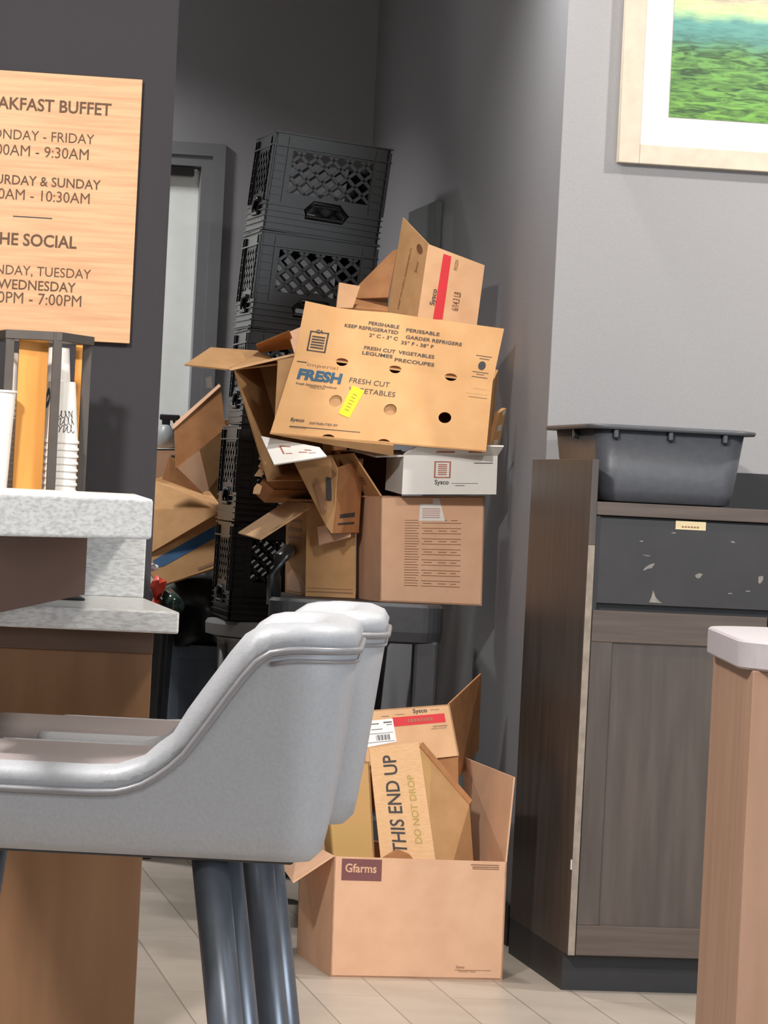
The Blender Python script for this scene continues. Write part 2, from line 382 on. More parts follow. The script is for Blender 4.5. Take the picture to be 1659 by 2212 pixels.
# back wall around the door opening
WS = (7.2-ORI.y)                                  # sign wall depth
def room(p): d = p-RM(0, 0, 0); return d.dot(RU), d.dot(RW), p.z
du1, dz1 = PPL(435, 360, WB); tu1, tz1 = PPL(487, 320, WB); tz1 = PPL(470, 320, WB)[1]
du0 = du1-0.9
bmw = rbox(du1, UC+0.12, WB, WB+0.12, 0, 2.9)
rbox(-5, du0, WB, WB+0.12, 0, 2.9, bm=bmw); rbox(du0, du1, WB, WB+0.12, dz1, 2.9, bm=bmw)
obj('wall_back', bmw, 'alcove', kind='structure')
d1 = obj('door_1', rbox(du0, du1, WB+0.05, WB+0.09, 0.005, dz1-0.01), 'door', kind='structure')
bmt = bmesh.new()
tw = tu1-du1
for k, (i0, i1, pr) in enumerate(((0, tw*0.45, 0.014), (tw*0.45, tw, 0.024))):
    rbox(du1+i0, du1+i1, WB-pr, WB, 0, dz1+i1, bm=bmt); rbox(du0-i1, du0-i0, WB-pr, WB, 0, dz1+i1, bm=bmt)
    rbox(du0-i0, du1+i0, WB-pr, WB, dz1+i0, dz1+i1, bm=bmt)
obj('trim_1', bmt, 'trim', kind='structure')
bmt = rbox(du0+0.05, du1-0.02, WB+0.015, WB+0.05, dz1-0.03, dz1-0.002)
obj('door_gap_dark', bmt, 'kick', d1)  # black strip stands in for the dark gap above the door leaf
# sign wall
WSW = room(P(360, 500, 7.2))[1]
us = PPL(361, 535, WSW)[0]
obj('wall_left', rbox(us-3.2, us, WSW, WSW+0.14, 0, 2.9), 'darkwall', kind='structure')
obj('baseboard_side', rbox(UC-0.012, UC, WP+0.12, WB, 0, 0.1), 'kick', kind='structure')
obj('baseboard_back', rbox(du1+tw, UC-0.012, WB-0.012, WB, 0, 0.1), 'kick', kind='structure')

# ================================================================== oak sign
uL, _ = PPL(-160, 400, WSW-0.02); uR, _ = PPL(294, 457, WSW-0.02)
zT = PPL(308, 172, WSW-0.02)[1]; zB = PPL(280, 742, WSW-0.02)[1]
sg = thing('wall_sign', 'oak board sign with engraved breakfast buffet hours on the dark wall', 'sign', RM((uL+uR)/2, WSW-0.02, zB))
obj('sign_board', rbox(uL, uR, WSW-0.02, WSW, zB, zT, 0.001), 'sign', sg)
SQ = [RM(uL, WSW-0.02, zB), RM(uR, WSW-0.02, zB), RM(uR, WSW-0.02, zT), RM(uL, WSW-0.02, zT)]
def sq(px, py):
    u, z = PPL(px, py, WSW-0.02); return (u-uL)/(uR-uL), (z-zB)/(zT-zB)
SCL = (uR-uL)/454.0
for s, xr_, yb, cx, b in (('BREAKFAST BUFFET', 240, 250, 77, 0.018), ('MONDAY - FRIDAY', 203, 312, 76, 0.0), ('6:00AM - 9:30AM', 191, 346, 74, 0.0),
                       ('SATURDAY & SUNDAY', 217, 410, 73, 0.01), ('7:00AM - 10:30AM', 193, 441, 70, 0.0), ('THE SOCIAL', 165, 537, 66, 0.02),
                       ('MONDAY, TUESDAY', 196, 603, 65, 0.0), ('& WEDNESDAY', 163, 632, 62, 0.01), ('5:00PM - 7:00PM', 175, 663, 60, 0.0)):
    a, bb = sq(xr_, yb)
    k = 0.92 if 'BUFFET' in s else 0.95
    lettering(sg, SQ, [(s, a, bb, dict(width=2*(xr_-cx)*SCL*k, align='r', bold=b, hscale=1.08))], 'signink')
a0, b0 = sq(28, 467); a1, b1 = sq(113, 469)
decals('engraved_rule', sg, SQ, [(a0, b0-0.002, a1, b0+0.002)], 'kick')

# ================================================================== cabinet
zt = 1.098
cb = thing('cabinet', 'dark stained wooden cabinet with black drawer front under the grey tub', 'cabinet', RM(0.4, 0.3, 0))
CW = 0.82
obj('end_panel', rbox(0, 0.016, 0.0, WP-0.004, 0.085, 1.192, 0.001), 'cab', cb)
obj('edge_strip', rbox(0.0005, 0.0155, -0.0015, 0.0, 0.085, 1.0), 'edge', cb, label='pale worn front edge of the end panel')
obj('edge_strip', rbox(0.0005, 0.0155, -0.0012, 0.0, 1.002, 1.19), 'cab', cb)
bmc = rbox(0.016, CW, 0.03, WP-0.004, 0.085, zt-0.032); rbox(0.016, 0.026, 0.004, 0.03, 0.085, zt-0.032, bm=bmc)
obj('carcass', bmc, 'kick', cb)
obj('toe_kick', rbox(0.004, CW, 0.05, WP-0.01, 0.0, 0.085), 'kick', cb)
obj('end_kick', rbox(0.0, 0.004, 0.05, WP-0.01, 0.0, 0.085), 'kick', cb)
obj('cabinet_top', rbox(0.016, CW, 0.0, WP-0.004, zt-0.03, zt, 0.002), 'cabh', cb)
obj('backsplash', rbox(0.016, CW, WP-0.03, WP-0.004, zt, 1.185), 'kick', cb)
# drawer front
dz0 = PPL(1275, 1302, 0.0)[1]; dz1_ = PPL(1280, 1117, 0)[1]
dr = obj('drawer_front', rbox(0.022, CW-0.01, 0.008, 0.028, dz0, dz1_, 0.001), 'drawer', cb)
DQ = [RM(0.022, 0.008, dz0), RM(CW-0.01, 0.008, dz0), RM(CW-0.01, 0.008, dz1_), RM(0.022, 0.008, dz1_)]
def dq(px, py):
    u, z = PPL(px, py, 0.008); return (u-0.022)/(CW-0.032), (z-dz0)/(dz1_-dz0)
x0, y0 = dq(1459, 1143); x1, y1 = dq(1525, 1130)
decal('drawer_label', dr, DQ, x0, y0, x1, y1+0.01, 'cream', label='small cream printed label')
decals('faded_print', dr, DQ, [(x0+(x1-x0)*(0.2+0.1*k), y0+0.022, x0+(x1-x0)*(0.27+0.1*k), y0+0.04) for k in range(6)], 'inkfade', lift=0.0012)
def blob(px, py, rx, ry, ang):
    out = []
    for i in range(9):
        t = 2*math.pi*i/9; k = random.uniform(0.6, 1.1)
        x, y = rx*k*math.cos(t), ry*k*math.sin(t); c, s = math.cos(ang), math.sin(ang)
        out.append(dq(px+x*c-y*s, py+x*s+y*c))
    return out
for px, py, rx, ry, an in ((1386, 1169, 6, 2, 0), (1397, 1200, 10, 1.3, 0.2), (1402, 1224, 16, 5, -0.5), (1509, 1243, 9, 7, -0.3), (1583, 1171, 6, 2, 0.2), (1643, 1251, 6, 10, 0.3), (1578, 1282, 6, 1.5, 0), (1616, 1277, 6, 1.5, 0), (1455, 1151, 6, 1.5, 0)):
    decal('scuff_mark', dr, DQ, 0, 0, 0, 0, 'scuff', outline=blob(px, py, rx, ry, an), lift=0.0005)
decal('scuff_mark', dr, DQ, 0, 0, 0, 0, 'scuff', outline=[dq(*p) for p in ((1402, 1301), (1407, 1290), (1411, 1275), (1416, 1290), (1424, 1299), (1431, 1303))], lift=0.0005)
# shaker door
oz0 = 0.085; oz1 = PPL(1275, 1317, 0)[1]; o0, o1 = 0.018, CW-0.46
ow1 = PPL(1640, 1700, 0)[0]
dd = obj('cabinet_door', rbox(o0+0.05, ow1-0.05, 0.008, 0.024, oz0+0.05, oz1-0.06), 'cab', cb)
iz1 = PPL(1325, 1388, 0)[1]; iz0 = PPL(1300, 2000, 0)[1]; iu0 = PPL(1318, 1500, 0)[0]; iu1 = PPL(1622, 1500, 0)[0]
obj('door_rail', rbox(o0, ow1, 0.0, 0.02, iz1, oz1, 0.0015), 'cabh', dd)
obj('door_rail', rbox(o0, ow1, 0.0, 0.02, oz0, iz0, 0.0015), 'cabh', dd)
obj('door_stile', rbox(o0, iu0, 0.0005, 0.02, iz0, iz1, 0.0015), 'cab', dd)
obj('door_stile', rbox(iu1, ow1, 0.0005, 0.02, iz0, iz1, 0.0015), 'cab', dd)
obj('cabinet_door', rbox(ow1+0.004, CW, 0.0, 0.024, oz0, oz1, 0.002), 'cab', cb)
cu, cz = PPL(1226, 1868, 0.0)
obj('paper_tag', rbox(-0.0012, 0.0, 0.0, 0.012, cz-0.011, cz+0.011), 'paper', cb, label='tiny pale sticker on the panel edge')

# ------------------------------------------------------------------ tub
tb = thing('bus_tub', 'dark grey plastic tub standing on the wooden cabinet', 'tub', RM(0.3, 0.3, zt))
tu0 = PPL(1285, 1000, 0.1)[0]; tu1_ = PPL(1612, 1000, 0.1)[0]
def rrect(u0, u1, w0, w1, r, n=6):
    out = []
    for cx, cy, a0 in ((u1-r, w1-r, 0), (u0+r, w1-r, 90), (u0+r, w0+r, 180), (u1-r, w0+r, 270)):
        for i in range(n+1):
            a = math.radians(a0+90*i/n); out.append((cx+r*math.cos(a), cy+r*math.sin(a)))
    return out
def loft(bm, loops, cap0=True, cap1=True):
    vs = [[bm.verts.new(p) for p in l] for l in loops]; n = len(vs[0])
    for i in range(len(vs)-1):
        for k in range(n): bm.faces.new((vs[i][k], vs[i][(k+1) % n], vs[i+1][(k+1) % n], vs[i+1][k]))
    if cap0: bm.faces.new(vs[0][::-1])
    if cap1: bm.faces.new(vs[-1])
TW0, TW1 = 0.09, 0.58
zr = PPL(1400, 922, 0.1)[1]
def tl(ins, z, r): return [RM(a, b, z) for a, b in rrect(tu0+ins, tu1_-ins, TW0+ins, TW1-ins, r)]
bm = bmesh.new()
loft(bm, [tl(0.04, zt+0.001, 0.03), tl(0.024, zt+0.005, 0.035), tl(0.017, zt+0.03, 0.04), tl(0.0, zr-0.006, 0.045),
          tl(0.004, zr-0.006, 0.042), tl(0.021, zt+0.03, 0.036), tl(0.03, zt+0.008, 0.03)], True, True)
obj('tub_body', bm, 'tub', tb, smooth=True)
bm = bmesh.new()
loft(bm, [tl(0.004, zr-0.008, 0.045), tl(-0.02, zr-0.01, 0.05), tl(-0.023, zr-0.004, 0.05), tl(-0.021, zr, 0.05), tl(0.0, zr+0.002, 0.045), tl(0.006, zr-0.002, 0.042)], False, False)
obj('tub_rim', bm, 'tub', tb, smooth=True)
for k in range(3):
    uu = tu0+(tu1_-tu0)*(0.1+0.36*k)
    obj('rim_gusset', rbox(uu, uu+0.014, TW0-0.012, TW0+0.006, zr-0.03, zr-0.008, 0.003), 'black', tb)
obj('rim_gusset', rbox(tu0-0.012, tu0+0.006, TW0+0.2, TW0+0.214, zr-0.03, zr-0.008, 0.003), 'black', tb)

# ================================================================== picture
WF = WP-0.035
fu0, fz0 = PPL(1337, 350, WF)
pu0, pz0 = PPL(1446, 252, WF); mu0, mz0 = PPL(1383, 311, WF)
FW_, FH = 0.95, 0.75
pc = thing('framed_picture', 'cream framed lake photograph with white mount on the pale grey wall', 'picture', RM(fu0, WF, fz0))
fb = mu0-fu0; fbz = mz0-fz0
bm = rbox(fu0, fu0+fb, WF, WP-0.002, fz0, fz0+FH, 0.002); rbox(fu0+FW_-fb, fu0+FW_, WF, WP-0.002, fz0, fz0+FH, 0.002, bm=bm)
rbox(fu0+fb, fu0+FW_-fb, WF, WP-0.002, fz0, fz0+fbz, 0.002, bm=bm); rbox(fu0+fb, fu0+FW_-fb, WF, WP-0.002, fz0+FH-fbz, fz0+FH, 0.002, bm=bm)
obj('picture_frame', bm, 'frame', pc)
obj('mount_board', rbox(fu0+fb, fu0+FW_-fb, WF+0.006, WF+0.012, fz0+fbz, fz0+FH-fbz), 'mat', pc)
mb = pu0-fu0; mbz = pz0-fz0
bmp = rbox(pu0, fu0+FW_-mb, WF+0.003, WF+0.006, pz0, fz0+FH-mbz)
o = obj('lake_photograph', bmp, 'lake', pc)
sh = RM(pu0, WF, pz0)-root_loc(pc)
o.data.transform(Matrix.Translation(-sh)); o.location = sh

# ------------------------------------------------------------------ dark plate on side wall
def PSW(px, py, off=0.0):
    """point on the side wall plane"""
    r = ray(px, py); o = Vector((0, 0, CH)); q = RM(UC-off, 0, 0); t = (q-o).dot(RU)/r.dot(RU); return o+r*t
A = PSW(884, 440, 0.02); B = PSW(942, 433, 0.02)
wa, wb_ = room(A)[1], room(B)[1]; pz1 = room(B)[2]
tag(obj('wall_panel', rbox(UC-0.02, UC, wb_, wa, 1.35, pz1, 0.002), 'plate'), 'dark flat plate mounted on the side wall behind the topmost box', 'wall plate')

# ================================================================== bar
zs = 0.914
e0 = P(388, 1322, 4.97); ru, rw, _ = room(e0); zs = e0.z
low = thing('bar_counter', 'lower white stone counter with brown wooden front behind the bar stools', 'counter', RM(ru-0.5, rw+0.3, 0))
obj('counter_slab', rbox(ru-1.2, ru, rw, rw+0.85, zs-0.031, zs, 0.003), 'quartz', low)
ue = room(P(329, 1400, 5.02))[0]
obj('front_panel', rbox(ue-1.1, ue, rw+0.05, rw+0.07, 0.0, zs-0.062, 0.001), 'wood', low)
obj('top_rail', rbox(ue-1.1, ue, rw+0.044, rw+0.068, zs-0.062, zs-0.031, 0.001), 'rail', low)
obj('side_panel', rbox(ue-0.02, ue, rw+0.07, rw+0.8, 0.0, zs-0.031), 'rail', low)
# stone upright
up0 = P(187, 1250, 5.5); up1 = P(312, 1250, 5.5)
u0_, w0_, _ = room(up1)
ul = room(up0)[0]
bar = thing('raised_bar', 'thick white stone bar top on a stone upright beside the cup rack', 'counter', RM(u0_-0.2, w0_, zs))
SL = P(0, 1066, 3.93); SR = P(331, 1078, 4.22)
zb1 = SR.z
obj('stone_upright', rbox(ul-0.25, u0_, w0_, w0_+0.03, zs, zb1-0.048, 0.002), 'quartz', bar)
dv = (SL-SR); dv.z = 0
E0 = SR.copy(); E1 = SR+dv*1.25; E2 = E1+RW*1.55-RU*0.1; E3 = Vector((-0.40, 5.75, zb1))
for e in (E0, E1, E2, E3): e.z = zb1
bm = bmesh.new()
vs = [Vector((e.x, e.y, zb1-0.048)) for e in (E0, E1, E2, E3)]+[E0, E1, E2, E3]
v, fs = add_hex(bm, vs)
es = list({e for f in fs for e in f.edges}); bmesh.ops.bevel(bm, geom=es, offset=0.004, segments=3, affect='EDGES', profile=0.5)
obj('bar_slab', bm, 'quartz', bar)
# dark wooden apron under the bar
a_n = P(-45, 1200, 3.98); a_f = P(187, 1200, 4.97)
bm = bmesh.new()
dirv = Vector((a_f.x-a_n.x, a_f.y-a_n.y, 0)); nrm = Vector((dirv.y, -dirv.x, 0)).normalized()
zl = P(180, 1286, 4.93).z
add_box(bm, Vector((a_n.x, a_n.y, zl)), dirv, -nrm*0.03, UZ*(zb1-0.048-zl))
obj('apron_panel', bm, 'woodd', bar, label='dark brown wooden apron under the bar top')

# dark wallet-like tray on lower counter
tx = P(130, 1293, 5.3)
q0 = P(95, 1297, 5.22)
bm = bmesh.new(); add_box(bm, Vector((q0.x, q0.y, zs)), RU*0.06, RW*0.16, UZ*0.004, 0.0015)
tag(obj('bill_folder', bm, 'kick'), 'thin dark folder lying flat on the lower white counter', 'folder')

# ================================================================== cup rack behind the bar
YC = 6.75
kp0 = P(15, 900, YC); kp1 = P(118, 900, YC); kp2 = P(183, 900, YC+0.16)
zct = 1.02
bcu = room(P(255, 1100, 6.9))[0]
bcw = room(P(60, 900, YC-0.05))[1]
bk = thing('back_counter', 'low dark counter hidden behind the bar under the cup rack', 'counter', RM(bcu-0.4, bcw+0.1, 0))
obj('counter_body', rbox(bcu-1.2, bcu, bcw, WSW-0.01, 0, zct-0.03), 'rail', bk)
obj('counter_top', rbox(bcu-1.21, bcu+0.01, bcw-0.015, WSW-0.008, zct-0.03, zct, 0.002), 'quartz', bk)
rk = thing('cup_rack', 'dark metal cup rack with orange wood dividers in front of the sign', 'rack', (kp1.x, kp1.y, zct))
ztop = P(60, 714, YC).z
def post(p, z0=zct, z1=None, s=0.017, name='rack_post'):
    bm = bmesh.new(); add_box(bm, Vector((p.x-s/2, p.y-s/2, z0)), RU*s, RW*s, UZ*((z1 or ztop)-z0), 0.001)
    return obj(name, bm, 'metal', rk)
dep = RW*0.17
kp2 = kp1 + RU*0.085 + RW*0.10
L0 = kp0.copy(); L0.z = ztop; 
pts = [kp0, kp1, kp0+dep, kp1+dep]
kR = P(183, 900, YC+0.15)
post(kp0); post(kp1); post(kR); post(kp0+RW*0.15-RU*0.03)
def bar_(a, b, s=0.017):
    a = Vector((a.x, a.y, ztop-s)); b = Vector((b.x, b.y, ztop-s)); d = b-a; n = Vector((-d.y, d.x, 0)).normalized()*s
    bm = bmesh.new(); add_box(bm, a-n/2, d, n, UZ*s, 0.001); return obj('rack_rail', bm, 'metal', rk)
bar_(kp0-RU*0.01, kp1+RU*0.008); bar_(kp1, kR+RU*0.004); bar_(kR, kp0+RW*0.15-RU*0.03); bar_(kp0, kp0+RW*0.15-RU*0.03)
bm = bmesh.new(); dq0 = P(29, 1000, YC+0.03); add_box(bm, Vector((dq0.x, dq0.y, zct+0.002)), RU*(64*YC/F), RW*0.012, UZ*(P(60, 727, YC+0.03).z-zct), 0.001)
obj('divider_panel', bm, 'orange', rk)
bm = bmesh.new(); dq1 = P(157, 900, YC+0.2); add_box(bm, Vector((dq1.x, dq1.y, zct+0.002)), RU*(20*YC/F), RW*0.012, UZ*(P(160, 745, YC+0.2).z-zct), 0.001)
obj('divider_panel', bm, 'orange', rk)
bm = bmesh.new(); add_box(bm, kp0.xy.to_3d()+UZ*zct-RU*0.03, RU*(kR.x-kp0.x+0.05), RW*0.24, UZ*0.004)
obj('rack_base', bm, 'metal', rk)
def cup_geom(bm, c, z0, r0, r1, h, inverted):
    # rim radius r1, base radius r0
    if inverted: prof = [(r1+0.0025, z0), (r1+0.003, z0+0.002), (r1+0.0025, z0+0.005), (r1, z0+0.006), (r0, z0+h-0.001), (r0-0.002, z0+h)]
    else: prof = [(r0-0.002, z0), (r0, z0+0.001), (r1, z0+h-0.005), (r1+0.003, z0+h-0.004), (r1+0.003, z0+h), (r1-0.002, z0+h)]
    lathe(bm, (c.x, c.y, 0), prof, 28)
def cup(c, z0, r0, r1, h, label, group, inv=True):
    bm = bmesh.new(); cup_geom(bm, c, z0, r0, r1, h, inv)
    return tag(obj('paper_cup', bm, 'cup', smooth=False), label, 'cup', group)
cc = P(128, 950, YC+0.09); r1 = 41*cc.y/F
ztp = P(128, 824, YC+0.09).z
n_low = 9; pit_ = 0.0135
hcup = 0.118
z0c = zct+0.006
first = None
lab = 'white paper cup nested in the inverted front stack in the rack'
ZB = ztp-hcup
zz = []
k = 0
while ZB-k*pit_ > zct+0.006: zz.append(ZB-k*pit_); k += 1
zz = zz[::-1]
c0 = None
for i, z in enumerate(zz):
    if c0 is None:
        c0 = cup(cc, z, r1*0.72, r1*0.98, hcup, lab, 'inverted cups in the right rack stack')
    elif i < len(zz)-1:
        c = c0.copy(); COL.objects.link(c); c.location.z = z
topc = cup(cc, zz[-1], r1*0.72, r1*0.98, hcup, 'printed white paper cup on top of the inverted front stack', 'inverted cups in the right rack stack')
# script scribble printed round the top cup
bm = bmesh.new()
def on_cup(th, z): 
    rr = r1*0.98+(r1*0.72-r1*0.98)*((z-zz[-1])/hcup)+0.0008
    return Vector((cc.x+rr*math.sin(th), cc.y-rr*math.cos(th), z))
for row in range(3):
    pts = []
    for i in range(46):
        t = i/45; pts.append(on_cup(-0.2+1.15*t+0.07*math.sin(t*31+row), zz[-1]+0.055-row*0.014+0.007*math.sin(t*27+row*2)))
    tube(bm, pts, 0.0007, 5)
obj('printed_script', bm, 'ink', topc)
bm = bmesh.new()
f8 = [on_cup(-1.0+0.5*math.cos(t)*0.6, zz[-1]+0.085+0.02*math.sin(t)) for t in [2*math.pi*i/16 for i in range(16)]]
bm.faces.new([bm.verts.new(p) for p in f8]); obj('printed_leaf', bm, 'inkblue', topc)
# upper, smaller upright stack behind
c2 = P(125, 790, YC+0.17); r2 = 30*c2.y/F; zt2 = P(125, 751, YC+0.17).z
c0 = None
for k in range(26):
    z = zt2-0.09-k*0.0115
    if z < zct+0.006: break
    if c0 is None: c0 = cup(c2, z, r2*0.78, r2, 0.09, 'white paper cup nested in the taller stack behind', 'cups in the taller rear stack')
    else:
        c = c0.copy(); COL.objects.link(c); c.location.z = z+(c0.location.z-(zt2-0.09))
# left stacks
c3 = P(25, 800, YC+0.12); r3 = 16*c3.y/F; zt3 = P(25, 762, YC+0.12).z; c0 = None
for k in range(30):
    z = zt3-0.09-k*0.0105
    if z < zct+0.006: break
    if c0 is None: c0 = cup(c3, z, r3*0.8, r3, 0.09, 'small cup in the ribbed stack left of the orange divider', 'small cups left of the divider')
    else:
        c = c0.copy(); COL.objects.link(c); c.location.z = z+(c0.location.z-(zt3-0.09))
c4 = P(-12, 950, YC-0.03); zt4 = P(10, 843, YC-0.03).z
bm = bmesh.new(); cup_geom(bm, c4, zct+0.006, 0.026, 0.036, zt4-zct-0.006, False)
tag(obj('paper_cup', bm, 'cup'), 'tall plain white cup cut off by the left picture edge', 'cup')

# ================================================================== bar stools
def build_stool():
    W = 0.42; R = 0.075
    root = thing('bar_stool', 'grey leather bar stool nearest the camera with low curved back', 'stool', (0, 0, 0), 'grey leather bar stools')
    def off(z): return -0.022*(0.918-z)/0.182
    prof = ((-0.7, 0.749), (-0.29, 0.749), (-0.255, 0.751), (-0.225, 0.762), (-0.19, 0.789), (-0.16, 0.832), (-0.132, 0.874), (-0.112, 0.901), (-0.095, 0.913), (-0.07, 0.918), (0.1, 0.918))
    def zt_(x):
        for (x0, z0), (x1, z1) in zip(prof, prof[1:]):
            if x0 <= x <= x1: return z0+(z1-z0)*(x-x0)/(x1-x0)
        return 0.918
    st = []
    xs = [-0.425+0.015*i for i in range(24)]
    xs = [x for x in xs if x < -R-0.002]
    for x in xs: st.append((x, 0.0, 0, -1))
    for i in range(9):
        a = -math.pi/2+math.pi/2*i/8; st.append((-R+R*math.cos(a), R+R*math.sin(a), math.cos(a), math.sin(a)))
    for i in range(1, 8): st.append((0.0, R+(W-2*R)*i/8, 1, 0))
    for i in range(9):
        a = math.pi/2*i/8; st.append((-R+R*math.cos(a), W-R+R*math.sin(a), math.cos(a), math.sin(a)))
    for x in xs[::-1]: st.append((x, W, 0, 1))
    def section(x, y, nx, ny, e=1.0):
        z = zt_(x); sec = []; g = math.sqrt(1+((zt_(x+0.006)-zt_(x-0.006))/0.012)**2) if abs(ny) > 0.9 else 1.0; g = min(g, 1.75)
        for o, zz_ in ((-0.058, 0.676), (-0.042, 0.678), (-0.030, 0.69), (-0.026, 0.712)): sec.append((o, zz_))
        for k in range(1, 6):
            z1 = 0.712+(z-0.004-0.712)*k/5; sec.append((off(z1), z1))
        oo = off(z)
        sec += [(oo-0.002, z+0.001), (oo+0.001, z+0.01*g), (oo-0.006, z+0.021*g), (oo-0.022, z+0.027*g), (oo-0.04, z+0.024*g), (oo-0.052, z+0.012*g), (oo-0.056, z-0.01), (oo-0.056, max(0.70, z-0.05)), (oo-0.05, 0.69)]
        return [(x+nx*o, y+ny*o, zz_) for o, zz_ in sec]
    ns = len(section(-0.3, 0, 0, -1))
    for name, k0, k1, mt in (('shell', 0, 9, 'leather'), ('padded_roll', 9, ns-1, 'leather')):
        bm = bmesh.new(); rings = []
        for s in st:
            rings.append([bm.verts.new(p) for p in section(*s)[k0:k1+1]])
        for i in range(len(rings)-1):
            for k in range(len(rings[0])-1): bm.faces.new((rings[i][k], rings[i+1][k], rings[i+1][k+1], rings[i][k+1]))
        for r in (rings[0], rings[-1]): bm.faces.new(r)
        obj(name, bm, mt, root, smooth=True)
    bm = bmesh.new()
    tube(bm, [(x+nx*(off(zt_(x))+0.001), y+ny*(off(zt_(x))+0.001), zt_(x)-0.003) for x, y, nx, ny in st], 0.0042, 8)
    tube(bm, [(x+nx*(off(zt_(x)-0.014)+0.0005), y+ny*(off(zt_(x)-0.014)+0.0005), zt_(x)-0.015) for x, y, nx, ny in st if x > -0.1], 0.0025, 8)
    obj('piping', bm, 'piping', root, smooth=True)
    bm = bmesh.new()
    add_box(bm, (-0.53, 0.062, 0.69), (0.475, 0, 0), (0, W-0.124, 0), (0, 0, 0.088), 0.03, 5)
    obj('seat_cushion', bm, 'leatherwarm', root, smooth=True)
    bm = bmesh.new()
    add_box(bm, (-0.53, 0.05, 0.674), (0.47, 0, 0), (0, W-0.10, 0), (0, 0, 0.016), 0.004)
    obj('seat_base', bm, 'kick', root)
    for (x, y, dx, dy) in ((-0.155, 0.075, 0.10, -0.03), (-0.155, W-0.075, 0.10, 0.03), (-0.50, 0.075, -0.08, -0.03), (-0.50, W-0.075, -0.08, 0.03)):
        bm = bmesh.new(); tube(bm, [(x, y, 0.676), (x+dx*0.5, y+dy*0.5, 0.34), (x+dx, y+dy, 0.012)], [0.0205, 0.02, 0.018], 20)
        l = obj('leg', bm, 'leg', root, smooth=True)
        bm = bmesh.new(); tube(bm, [(x+dx, y+dy, 0.0), (x+dx, y+dy, 0.014)], 0.02, 20); obj('foot_cap', bm, 'black', l)
    bm = bmesh.new()
    r_ = [(-0.09, 0.06, 0.26), (-0.55, 0.06, 0.26), (-0.55, W-0.06, 0.26), (-0.09, W-0.06, 0.26), (-0.09, 0.06, 0.26)]
    tube(bm, r_, 0.009, 8); obj('footrest', bm, 'leg', root, smooth=True)
    return root
def copy_tree(o, parent=None):
    c = o.copy(); COL.objects.link(c)
    if parent is not None: c.parent = parent
    for ch in list(o.children): copy_tree(ch, c)
    return c
stool = build_stool()
st2 = copy_tree(stool); st2['label'] = 'grey leather bar stool standing behind the nearest one'
b0 = P(785, 1405, 3.9); b1_ = P(841, 1381, 4.38)
stool.location = (b0.x-0.006, 3.9, 0); stool.rotation_euler = (0, 0, -math.radians(0.5))
st2.location = (b1_.x-0.004, 4.37, 0); st2.rotation_euler = (0, 0, -math.radians(0.5))

# ================================================================== island on the right
i0 = P(1608, 1430, 4.82); iz = P(1635, 1388, 4.82).z
isl = thing('island_counter', 'pale topped rounded counter end with tan wood panel at the right edge', 'counter', (i0.x+0.3, 5.1, 0))
bm = bmesh.new()
def il(ins, z): return [Vector((a, b, z)) for a, b in rrect(i0.x+ins, i0.x+0.8-ins, 4.80+ins, 5.5-ins, 0.13-ins*0.5, 14)]
loft(bm, [il(0.003, iz-0.04), il(0, iz-0.037), il(0, iz-0.003), il(0.003, iz)])
obj('island_top', bm, 'lamtop', isl)
pl = P(1624, 1500, 4.86)
bm = bmesh.new(); add_box(bm, (pl.x, 4.86, 0), (0.7, 0, 0), (0, 0.58, 0), (0, 0, iz-0.04), 0.002)
obj('island_panel', bm, 'iswood', isl)

# ================================================================== cart
Yc = 8.85
zc = P(900, 1306, Yc).z
cl = P(578, 1330, Yc).x; crx = P(958, 1330, Yc).x
ct = thing('utility_cart', 'dark grey plastic utility cart under the heap of boxes', 'cart', ((cl+crx)/2, Yc+0.3, 0))
def cloop(ins, z, r=0.05): return [Vector((a, b, z)) for a, b in rrect(cl+ins, crx-ins, Yc+ins, Yc+0.66-ins, r, 6)]
bm = bmesh.new()
loft(bm, [cloop(0.014, zc-0.10), cloop(0.004, zc-0.094), cloop(0, zc-0.07), cloop(0, zc-0.008), cloop(0.006, zc)])
obj('cart_top', bm, 'cart', ct)
bm = bmesh.new()
loft(bm, [cloop(0.01, 0.2), cloop(0, 0.21), cloop(0, 0.28), cloop(0.006, 0.29)]); obj('lower_shelf', bm, 'cart', ct)
for x, y in ((cl+0.008, Yc+0.012), (crx-0.068, Yc+0.012), (cl+0.008, Yc+0.59), (crx-0.068, Yc+0.59)):
    bm = bmesh.new(); add_box(bm, (x, y, 0.28), (0.06, 0, 0), (0, 0.055, 0), (0, 0, zc-0.37), 0.008); obj('cart_post', bm, 'cart', ct)
    bm = bmesh.new(); tube(bm, [(x+0.015, y+0.027, 0.062), (x+0.045, y+0.027, 0.062)], 0.062, 20); w_ = obj('caster', bm, 'black', ct)
    bm = bmesh.new(); add_box(bm, (x+0.005, y+0.01, 0.06), (0.05, 0, 0), (0, 0.035, 0), (0, 0, 0.14), 0.004); obj('caster_fork', bm, 'metal', w_)
hb = P(593, 1290, Yc+0.12); ht = P(603, 1192, Yc+0.12)
bm = bmesh.new()
tube(bm, [(hb.x, Yc+0.08, zc-0.02), (hb.x-0.002, Yc+0.08, zc+0.05), (ht.x+0.004, Yc+0.09, ht.z-0.015), (ht.x+0.02, Yc+0.12, ht.z), (ht.x+0.02, Yc+0.5, ht.z), (ht.x+0.004, Yc+0.53, ht.z-0.015), (hb.x-0.002, Yc+0.54, zc+0.05), (hb.x, Yc+0.54, zc-0.02)], 0.018, 12)
obj('cart_handle', bm, 'black', ct, smooth=True)

